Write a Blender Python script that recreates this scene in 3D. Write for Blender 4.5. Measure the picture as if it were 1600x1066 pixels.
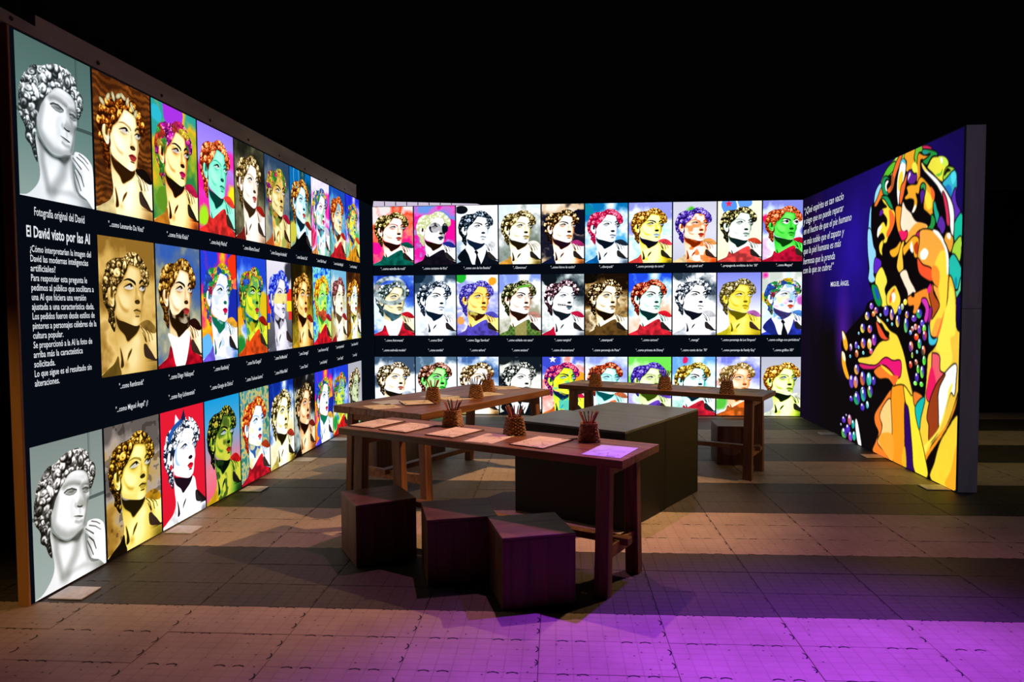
import bpy, bmesh, math, random
import numpy as np
from mathutils import Vector, Matrix

# ================================================================ camera, world, lights, exposure
SC = bpy.context.scene
for o in list(bpy.data.objects): bpy.data.objects.remove(o)
COL = SC.collection
CAM_H = 1.65
cam = bpy.data.cameras.new('camera'); cam.lens = 1137.5 / 1600 * 36; cam.sensor_width = 36; cam.clip_end = 100
co = bpy.data.objects.new('camera', cam); COL.objects.link(co)
co.matrix_world = Matrix.Translation((0, 0, CAM_H)) @ Matrix.Rotation(.081, 4, 'Z') @ Matrix.Rotation(math.pi / 2 - .0488, 4, 'X') @ Matrix.Rotation(-.0055, 4, 'Z')
SC.camera = co
W = bpy.data.worlds.new('dark_hall'); SC.world = W; W.use_nodes = True
W.node_tree.nodes['Background'].inputs[0].default_value = (.02, .018, .03, 1)
W.node_tree.nodes['Background'].inputs[1].default_value = .03
SC.view_settings.view_transform = 'Standard'; SC.view_settings.look = 'None'
SC.view_settings.gamma = 1; SC.view_settings.use_curve_mapping = False
SC.view_settings.exposure = 0
PRINT = 1.2        # brightness of the backlit prints
def spot(name, loc, target, power, color, angle, blend, radius):
    l = bpy.data.lights.new(name, 'SPOT'); l.energy = power; l.color = color; l.spot_size = math.radians(angle)
    l.spot_blend = blend; l.shadow_soft_size = radius
    o = bpy.data.objects.new(name, l); COL.objects.link(o); o.location = loc
    o.rotation_euler = (Vector(target) - Vector(loc)).to_track_quat('-Z', 'Y').to_euler()
    return o
spot('warm_spotlight', (2.9, 6.5, 5.0), (-.7, 6.0, 0), 1500, (1, .6, .3), 52, .95, .03)
spot('violet_spotlight', (1.7, 5.4, 5.3), (1.15, 2.2, 0), 4600, (.26, .030, .92), 52, 1, .04)
spot('rose_spotlight', (-.5, 6.2, 5.3), (.3, 3.2, 0), 460, (1, .33, .66), 80, 1, .04)
spot('hall_front_fill', (4.6, -4, 5.6), (3.6, 6.6, 1.6), 330, (.85, .75, 1), 42, 1, .3)  # added front fill aimed at the wall end, standing for unseen hall lamps
spot('amber_spotlight', (-3.9, 1.4, 3.4), (-3.05, 3.7, .5), 150, (1, .58, .2), 30, 1, .05)
spot('olive_spotlight', (4.9, 7.6, 5.2), (4.9, 8.2, 0), 130, (1, .85, .35), 70, 1, .05)

# ================================================================ helpers
def lin(h):
    c = [int(h[i:i + 2], 16) / 255 for i in (0, 2, 4)]
    return tuple(((v + .055) / 1.055) ** 2.4 if v > .04045 else v / 12.92 for v in c) + (1,)
def mat(name, rough=.6, metal=0, spec=.5):
    m = bpy.data.materials.new(name); m.use_nodes = True
    b = m.node_tree.nodes['Principled BSDF']; b.inputs['Roughness'].default_value = rough; b.inputs['Metallic'].default_value = metal
    b.inputs['Specular IOR Level'].default_value = spec
    return m, m.node_tree, b
def noise_mat(name, a, c, scale=(8, 8, 8), detail=4, rough=.6, bump=.1, spec=.5, coord='Object', lo=.35, hi=.65):
    m, nt, b = mat(name, rough, 0, spec); N = nt.nodes; L = nt.links
    tc = N.new('ShaderNodeTexCoord'); mp = N.new('ShaderNodeMapping'); mp.inputs['Scale'].default_value = scale
    nz = N.new('ShaderNodeTexNoise'); nz.inputs['Scale'].default_value = 1; nz.inputs['Detail'].default_value = detail
    cr = N.new('ShaderNodeValToRGB'); cr.color_ramp.elements[0].color = a; cr.color_ramp.elements[1].color = c
    cr.color_ramp.elements[0].position = lo; cr.color_ramp.elements[1].position = hi
    L.new(tc.outputs[coord], mp.inputs[0]); L.new(mp.outputs[0], nz.inputs['Vector']); L.new(nz.outputs['Fac'], cr.inputs[0]); L.new(cr.outputs[0], b.inputs['Base Color'])
    if bump:
        bp = N.new('ShaderNodeBump'); bp.inputs['Strength'].default_value = bump; bp.inputs['Distance'].default_value = .004
        L.new(nz.outputs['Fac'], bp.inputs['Height']); L.new(bp.outputs[0], b.inputs['Normal'])
    return m
def emit_mat(name, color, strength):
    m = bpy.data.materials.new(name); m.use_nodes = True; nt = m.node_tree; nt.nodes.clear()
    e = nt.nodes.new('ShaderNodeEmission'); o = nt.nodes.new('ShaderNodeOutputMaterial'); e.inputs[0].default_value = color; e.inputs[1].default_value = strength
    nt.links.new(e.outputs[0], o.inputs[0]); return m
def print_mat(name, arr, strength):
    h, w = arr.shape[:2]; im = bpy.data.images.new(name, w, h)
    im.pixels.foreach_set(np.ascontiguousarray(arr, np.float32).ravel()); im.update(); im.pack()
    m = emit_mat(name, (1, 1, 1, 1), strength); nt = m.node_tree
    t = nt.nodes.new('ShaderNodeTexImage'); t.image = im; t.extension = 'EXTEND'
    nt.links.new(t.outputs[0], nt.nodes['Emission'].inputs[0]); return m
def empty(name, loc, label, cat, group=None, rz=0):
    o = bpy.data.objects.new(name, None); COL.objects.link(o); o.location = loc; o.rotation_euler = (0, 0, rz)
    o.empty_display_size = .1; o['label'] = label; o['category'] = cat
    if group: o['group'] = group
    return o
def link(name, me, parent=None, loc=None, rot=None):
    o = bpy.data.objects.new(name, me); COL.objects.link(o)
    if parent: o.parent = parent
    if loc is not None: o.location = loc
    if rot is not None: o.rotation_euler = rot
    return o
def box(bm, x0, x1, y0, y1, z0, z1, mi=0, M=None):
    vs = [bm.verts.new((x, y, z)) for z in (z0, z1) for y in (y0, y1) for x in (x0, x1)]
    fs = [(0, 2, 3, 1), (4, 5, 7, 6), (0, 1, 5, 4), (2, 6, 7, 3), (0, 4, 6, 2), (1, 3, 7, 5)]
    out = []
    for f in fs:
        fc = bm.faces.new([vs[i] for i in f]); fc.material_index = mi; out.append(fc)
    if M is not None: bmesh.ops.transform(bm, matrix=M, verts=vs)
    return vs
def finish(bm, name, mats, bevel=0, seg=1, smooth=False):
    if bevel: bmesh.ops.bevel(bm, geom=list(bm.edges), offset=bevel, segments=seg, affect='EDGES', profile=.5, clamp_overlap=True)
    me = bpy.data.meshes.new(name); bm.to_mesh(me); bm.free()
    for m in mats: me.materials.append(m)
    if smooth:
        for p in me.polygons: p.use_smooth = True
    return me
def boxmesh(name, x0, x1, y0, y1, z0, z1, m, bevel=.003):
    bm = bmesh.new(); box(bm, x0, x1, y0, y1, z0, z1); return finish(bm, name, [m], bevel)
def structure(name, me, loc=None):
    o = link(name, me, None, loc); o['kind'] = 'structure'; return o

# ================================================================ materials
def wood(name, a, b, c, rough=.4, sc=1.0, axis='X'):
    m, nt, bs = mat(name, rough); N = nt.nodes; L = nt.links
    tc = N.new('ShaderNodeTexCoord'); mp = N.new('ShaderNodeMapping')
    mp.inputs['Scale'].default_value = {'X': (1.6 * sc, 26 * sc, 26 * sc), 'Z': (26 * sc, 26 * sc, 1.6 * sc), 'Y': (26 * sc, 1.6 * sc, 26 * sc)}[axis]
    n1 = N.new('ShaderNodeTexNoise'); n1.inputs['Scale'].default_value = 1; n1.inputs['Detail'].default_value = 6; n1.inputs['Distortion'].default_value = .6
    n2 = N.new('ShaderNodeTexNoise'); n2.inputs['Scale'].default_value = 2.2; n2.inputs['Detail'].default_value = 3
    cr = N.new('ShaderNodeValToRGB'); cr.color_ramp.elements[0].color = a; cr.color_ramp.elements[1].color = c
    e = cr.color_ramp.elements.new(.5); e.color = b; cr.color_ramp.elements[0].position = .3; cr.color_ramp.elements[2].position = .72
    mx = N.new('ShaderNodeMix'); mx.data_type = 'RGBA'; mx.blend_type = 'MULTIPLY'; mx.inputs['Factor'].default_value = .5
    L.new(tc.outputs['Object'], mp.inputs[0]); L.new(mp.outputs[0], n1.inputs['Vector']); L.new(tc.outputs['Object'], n2.inputs['Vector'])
    L.new(n1.outputs['Fac'], cr.inputs[0]); L.new(cr.outputs[0], mx.inputs['A']); L.new(n2.outputs['Fac'], mx.inputs['B']); L.new(mx.outputs['Result'], bs.inputs['Base Color'])
    bp = N.new('ShaderNodeBump'); bp.inputs['Strength'].default_value = .15; bp.inputs['Distance'].default_value = .002
    L.new(n1.outputs['Fac'], bp.inputs['Height']); L.new(bp.outputs[0], bs.inputs['Normal'])
    rr = N.new('ShaderNodeMapRange'); rr.inputs['To Min'].default_value = rough - .1; rr.inputs['To Max'].default_value = rough + .15
    L.new(n2.outputs['Fac'], rr.inputs[0]); L.new(rr.outputs[0], bs.inputs['Roughness'])
    return m
M_TABLE = wood('table_wood', lin('5a3418'), lin('8a5428'), lin('a8703c'), .38)
M_LEG = wood('leg_wood', lin('54301a'), lin('804c26'), lin('9c6636'), .5, 1, 'Z')
M_BAR = wood('bar_wood', lin('6a401c'), lin('9a6430'), lin('b47c42'), .5)
M_STOOL = wood('stool_plywood', lin('4c2614'), lin('6c3a20'), lin('84502c'), .5, .8, 'Z')
M_STOOLTOP = wood('stool_top_plywood', lin('54301c'), lin('7a4a2c'), lin('8e5c38'), .45, .8)
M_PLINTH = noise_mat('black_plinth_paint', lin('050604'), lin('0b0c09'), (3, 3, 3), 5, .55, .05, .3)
M_PLINTHTOP = noise_mat('lit_black_plinth_top', lin('2e3737'), lin('465050'), (2.5, 14, 3), 5, .36, .05)  # black top painted lighter: light and reflection put into its colour
M_FRAME = noise_mat('dark_wall_frame', lin('14100e'), lin('1e1a18'), (4, 4, 4), 3, .6, 0)
M_EDGE = noise_mat('tan_wall_edge', lin('b07a3c'), lin('c8904c'), (6, 6, 1.5), 3, .6, .05)
M_FASCIA = noise_mat('grey_beam', lin('a49a8c'), lin('c4bcae'), (1.2, 1.2, 5), 5, .7, .05)
M_WHITE = noise_mat('off_white_wall_end', lin('8c8a90'), lin('9a989e'), (14, 14, 2), 4, .7, .05)
M_PLATE = noise_mat('white_steel_plate', lin('c8c4c0'), lin('e0dcd8'), (20, 20, 20), 3, .45, 0)
M_BLACK = noise_mat('black_curtain', lin('060506'), lin('0c0a0b'), (14, 14, .4), 4, .9, .4)
M_GROUND = noise_mat('sub_floor', lin('1a1816'), lin('242220'), (3, 3, 3), 4, .8, .1)
M_PAPER = noise_mat('drawing_paper', lin('d8c4a4'), lin('e8d8bc'), (9, 9, 9), 4, .7, 0)
M_PAPERW = noise_mat('white_paper', lin('c0c0c8'), lin('d4d4dc'), (9, 9, 9), 3, .5, 0)
M_BOARD = noise_mat('dark_clip_board', lin('2c1c14'), lin('40281c'), (12, 12, 12), 3, .5, 0)
M_INK = noise_mat('pencil_scribble', lin('3a2a26'), lin('5a4038'), (40, 40, 1), 2, .8, 0)
M_FABRIC = emit_mat('dark_backlit_fabric', (1, 1, 1, 1), 1); M_FABRIC.node_tree.nodes['Emission'].inputs[0].default_value = lin('060a12')
M_TEXT = emit_mat('backlit_lettering', (.9, .95, 1, 1), .85)
M_LEAK = emit_mat('glowing_bare_diffuser', lin('d8cce4'), .9)  # emission stands for lightbox light falling on the pale strip

def tile_mat(name, a, b, line, dots):
    m, nt, bs = mat(name, .55, 0, .3); N = nt.nodes; L = nt.links
    tc = N.new('ShaderNodeTexCoord'); sp = N.new('ShaderNodeSeparateXYZ'); L.new(tc.outputs['Object'], sp.inputs[0])
    def grid(sock, period, width):
        d = N.new('ShaderNodeMath'); d.operation = 'DIVIDE'; d.inputs[1].default_value = period; L.new(sock, d.inputs[0])
        f = N.new('ShaderNodeMath'); f.operation = 'FRACT'; L.new(d.outputs[0], f.inputs[0])
        g = N.new('ShaderNodeMath'); g.operation = 'LESS_THAN'; g.inputs[1].default_value = width; L.new(f.outputs[0], g.inputs[0]); return g.outputs[0]
    gx = grid(sp.outputs[0], .0788, .07); gy = grid(sp.outputs[1], .0542, .09)
    mxx = N.new('ShaderNodeMath'); mxx.operation = 'MAXIMUM'; L.new(gx, mxx.inputs[0]); L.new(gy, mxx.inputs[1])
    oi = N.new('ShaderNodeObjectInfo')
    vm = N.new('ShaderNodeVectorMath'); vm.operation = 'ADD'; L.new(tc.outputs['Object'], vm.inputs[0]); L.new(oi.outputs['Location'], vm.inputs[1])
    nz = N.new('ShaderNodeTexNoise'); nz.inputs['Scale'].default_value = 1.7; nz.inputs['Detail'].default_value = 8; nz.inputs['Roughness'].default_value = .65; L.new(vm.outputs[0], nz.inputs['Vector'])
    cr = N.new('ShaderNodeValToRGB'); cr.color_ramp.elements[0].color = a; cr.color_ramp.elements[1].color = b; cr.color_ramp.elements[0].position = .32; cr.color_ramp.elements[1].position = .68; L.new(nz.outputs['Fac'], cr.inputs[0])
    n2 = N.new('ShaderNodeTexNoise'); n2.inputs['Scale'].default_value = 6; n2.inputs['Detail'].default_value = 3; L.new(vm.outputs[0], n2.inputs['Vector'])
    k = N.new('ShaderNodeMath'); k.operation = 'MULTIPLY'; L.new(mxx.outputs[0], k.inputs[0]); L.new(n2.outputs['Fac'], k.inputs[1])
    k2 = N.new('ShaderNodeMath'); k2.operation = 'MULTIPLY'; k2.inputs[1].default_value = line; L.new(k.outputs[0], k2.inputs[0])
    mx = N.new('ShaderNodeMix'); mx.data_type = 'RGBA'; mx.inputs['B'].default_value = lin('17120f'); L.new(k2.outputs[0], mx.inputs['Factor']); L.new(cr.outputs[0], mx.inputs['A'])
    vo = N.new('ShaderNodeTexVoronoi'); vo.inputs['Scale'].default_value = 17; L.new(vm.outputs[0], vo.inputs['Vector'])
    lt = N.new('ShaderNodeMath'); lt.operation = 'LESS_THAN'; lt.inputs[1].default_value = .1; L.new(vo.outputs['Distance'], lt.inputs[0])
    l2 = N.new('ShaderNodeMath'); l2.operation = 'MULTIPLY'; l2.inputs[1].default_value = dots; L.new(lt.outputs[0], l2.inputs[0])
    m2 = N.new('ShaderNodeMix'); m2.data_type = 'RGBA'; m2.inputs['B'].default_value = lin('1c1512'); L.new(l2.outputs[0], m2.inputs['Factor']); L.new(mx.outputs['Result'], m2.inputs['A'])
    L.new(m2.outputs['Result'], bs.inputs['Base Color'])
    iv = N.new('ShaderNodeMath'); iv.operation = 'SUBTRACT'; iv.inputs[0].default_value = 1; L.new(k2.outputs[0], iv.inputs[1])
    bp = N.new('ShaderNodeBump'); bp.inputs['Strength'].default_value = .4; bp.inputs['Distance'].default_value = .003; L.new(iv.outputs[0], bp.inputs['Height']); L.new(bp.outputs[0], bs.inputs['Normal'])
    return m
M_TILEL = tile_mat('light_floor_plastic', lin('98846e'), lin('b4a088'), .4, .75)
M_TILED = tile_mat('dark_floor_plastic', lin('39342d'), lin('4a4238'), 1.3, .35)
M_HOOK = noise_mat('dark_joint', lin('0c0a08'), lin('14100e'), (9, 9, 9), 2, .8, 0)

# ================================================================ the setting: floor of clipped plastic tiles, black curtains
TH = .0192; E1 = Vector((math.cos(TH), math.sin(TH), 0)); E2 = Vector((-math.sin(TH), math.cos(TH), 0)); ORG = Vector((.478, 3.2, 0)); TW, TD = .63, .325
bm = bmesh.new(); box(bm, -7, 9.5, 0, 13.5, -.2, -.03); floor = structure('floor', finish(bm, 'floor', [M_GROUND]))
def tile_bm(bm, M=None, mi=0, hooks=True):
    x, y, h = TW / 2 - .001, TD / 2 - .0006, .006
    vs = [bm.verts.new((a * (x - i), b * (y - i), z)) for (i, z) in ((0, -.03), (0, -.001), (.001, 0)) for a, b in ((-1, -1), (1, -1), (1, 1), (-1, 1))]
    fs = []
    for k in (0, 4):
        for j in range(4): fs.append(bm.faces.new([vs[k + j], vs[k + (j + 1) % 4], vs[k + 4 + (j + 1) % 4], vs[k + 4 + j]]))
    fs.append(bm.faces.new(vs[8:12]))
    for f in fs: f.material_index = mi
    allv = list(vs)
    if hooks:      # the clip slots along two edges
        def arc(cx, cy, r, ang, wdt=.008):
            pts = [(cx + r * math.cos(t), cy + r * .55 * math.sin(t)) if not ang else (cx + r * .55 * math.sin(t), cy + r * math.cos(t)) for t in np.linspace(.25, math.pi - .25, 5)]
            prev = None
            for q, (px, py) in enumerate(pts):
                n = Vector((px - cx, py - cy, 0)).normalized() * wdt
                a = bm.verts.new((px, py, .0012)); b = bm.verts.new((px + n.x, py + n.y, .0012)); allv.extend((a, b))
                if prev: f = bm.faces.new((prev[0], a, b, prev[1])); f.material_index = 2; f.normal_update()
                if prev and f.normal.z < 0: f.normal_flip()
                prev = (a, b)
        for cx in (-TW * .32, -TW * .18, TW * .18, TW * .32): arc(cx, y - .014, .022, False)
        for cy in (-TD * .2, TD * .2): arc(x - .018, cy, .024, True)
    if M is not None: bmesh.ops.transform(bm, matrix=M, verts=allv)
def tile_mesh(m, nm):
    bm = bmesh.new(); tile_bm(bm); return finish(bm, nm, [m, m, M_HOOK])
ML, MD = tile_mesh(M_TILEL, 'light_tile'), tile_mesh(M_TILED, 'dark_tile')
f_px, yaw, pit = 1137.5, -.081, .0488
def pix(p):
    x, y, z = p[0], p[1], p[2] - CAM_H; cx = x * math.cos(yaw) - y * math.sin(yaw); cy = x * math.sin(yaw) + y * math.cos(yaw)
    d = cy * math.cos(pit) - z * math.sin(pit); u = z * math.cos(pit) + cy * math.sin(pit); return 800 + f_px * cx / max(d, .01), 533 - f_px * u / max(d, .01)
cells = []
for i in range(-12, 13):
    for j in range(-6, 25):
        c = ORG + E1 * ((i + .5) * TW) + E2 * ((j + .5) * TD)
        if c.x < -5.2 or c.x > 7.6 or c.y > 11.35 or c.y < 1.6: continue
        px, py = pix(c); vis = -60 < px < 1660 and py < 1120
        if (c.x < -3.25 or (c.x > 3.3 and c.y > 6.6 and c.x < 3.6) ) : vis = False
        if c.x < -3.2 and c.y > 4: continue
        cells.append((not vis, c.length, i, j, c))
cells.sort(key=lambda t: (t[0], t[1]))
def is_light(j): return ((j - 2) // 3) % 2 == 1
far = {True: bmesh.new(), False: bmesh.new()}
for n, (off, d, i, j, c) in enumerate(cells):
    lt = is_light(j)
    if n < 298 and not off:
        link('tile', ML if lt else MD, floor, c + Vector((0, 0, random.uniform(-.0012, .0012))), (0, 0, TH))
    else:
        tile_bm(far[lt], Matrix.Translation(c) @ Matrix.Rotation(TH, 4, 'Z'), 0, d < 8)
for lt in (True, False):
    o = link('tile_field', finish(far[lt], 'tile_field', [M_TILEL if lt else M_TILED, M_FRAME, M_HOOK]), floor); o['kind'] = 'stuff'
def curtain(name, p, q, h):
    bm = bmesh.new(); n = int((Vector(q) - Vector(p)).length / .12); P, Q = Vector(p), Vector(q); t = (Q - P).normalized(); nn = Vector((-t.y, t.x, 0)); rows = []
    for k in range(n + 1):
        c = P + (Q - P) * k / n + nn * .035 * math.sin(k * 1.9 + .6 * math.sin(k * .7)); rows.append((bm.verts.new(c), bm.verts.new(c + Vector((0, 0, h)))))
    for a, b in zip(rows, rows[1:]): bm.faces.new((a[0], b[0], b[1], a[1]))
    me = finish(bm, name, [M_BLACK], smooth=True); o = structure(name, me); s = o.modifiers.new('thickness', 'SOLIDIFY'); s.thickness = .012
curtain('wall_back', (-4.6, 11.5, -.02), (8.6, 11.5, -.02), 3.35)
curtain('wall_left', (-4.4, 1.2, -.02), (-4.4, 11.4, -.02), 4.2)
curtain('wall_right', (8.3, 3.0, -.02), (8.3, 11.4, -.02), 4.2)

# ================================================================ backlit display walls
TOP = 3.151; ROWS = [(3.151, 2.267), (2.111, 1.203), (.878, .012)]; ROWS = [(3.146, 2.267), (2.111, 1.203), (.878, .012)]
PITCH, GAP = .6408, .0191
def frame_rot(side):
    """local x = reading direction, local y = up, local z = towards the visitor"""
    if side == 'left': return Matrix(((0, 0, 1), (1, 0, 0), (0, 1, 0)))
    if side == 'back': return Matrix(((1, 0, 0), (0, 0, -1), (0, 1, 0)))
    return Matrix(((0, 0, -1), (-1, 0, 0), (0, 1, 0)))
def panel_mesh(name, w, h, t, m):
    bm = bmesh.new(); uvl = bm.loops.layers.uv.new('UVMap')
    v = [bm.verts.new(p) for p in ((0, 0, t), (w, 0, t), (w, h, t), (0, h, t), (0, 0, 0), (w, 0, 0), (w, h, 0), (0, h, 0))]
    f = bm.faces.new(v[:4]); f.material_index = 0
    for lp, uv in zip(f.loops, ((0, 0), (1, 0), (1, 1), (0, 1))): lp[uvl].uv = uv
    for a, b in ((0, 1), (1, 2), (2, 3), (3, 0)):
        g = bm.faces.new((v[a + 4], v[b + 4], v[b], v[a])); g.material_index = 1
    g = bm.faces.new((v[7], v[6], v[5], v[4])); g.material_index = 1
    return finish(bm, name, [m, M_FABRIC])
def text_mesh(s, width=None, height=.06, shear=0, align='CENTER', bold=.012, xs=.5, small=False):
    c = bpy.data.curves.new('lettering', 'FONT'); c.body = s; c.size = 1; c.align_x = align; c.resolution_u = 2; c.offset = bold; c.shear = shear; c.extrude = 0
    if small: c.small_caps_scale = .78
    t = bpy.data.objects.new('lettering', c); COL.objects.link(t)
    dg = bpy.context.evaluated_depsgraph_get(); dg.update()
    me = bpy.data.meshes.new_from_object(t.evaluated_get(dg)); bpy.data.objects.remove(t)
    n = len(me.vertices); co_ = np.empty(n * 3, np.float32); me.vertices.foreach_get('co', co_); co_ = co_.reshape(-1, 3)
    sx = (width / (co_[:, 0].max() - co_[:, 0].min())) if width else height * xs
    co_[:, 0] *= sx; co_[:, 1] *= height; co_[:, 2] = 0; me.vertices.foreach_set('co', co_.ravel())
    me.materials.clear(); me.materials.append(M_TEXT); return me
class Wall:
    def __init__(s, side, origin, obj):
        s.M = frame_rot(side).to_4x4(); s.side = side; s.o = Vector(origin); s.obj = obj
    def at(s, name, me, u, z, out=.004, parent=None):
        """u: metres along the reading direction from the wall's origin, z: height"""
        o = bpy.data.objects.new(name, me); COL.objects.link(o); o.parent = parent or s.obj
        p = s.o + s.M.to_3x3() @ Vector((u, 0, out)); p.z = z
        base = s.obj.location
        o.matrix_local = Matrix.Translation(p - base) @ s.M
        return o

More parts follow.
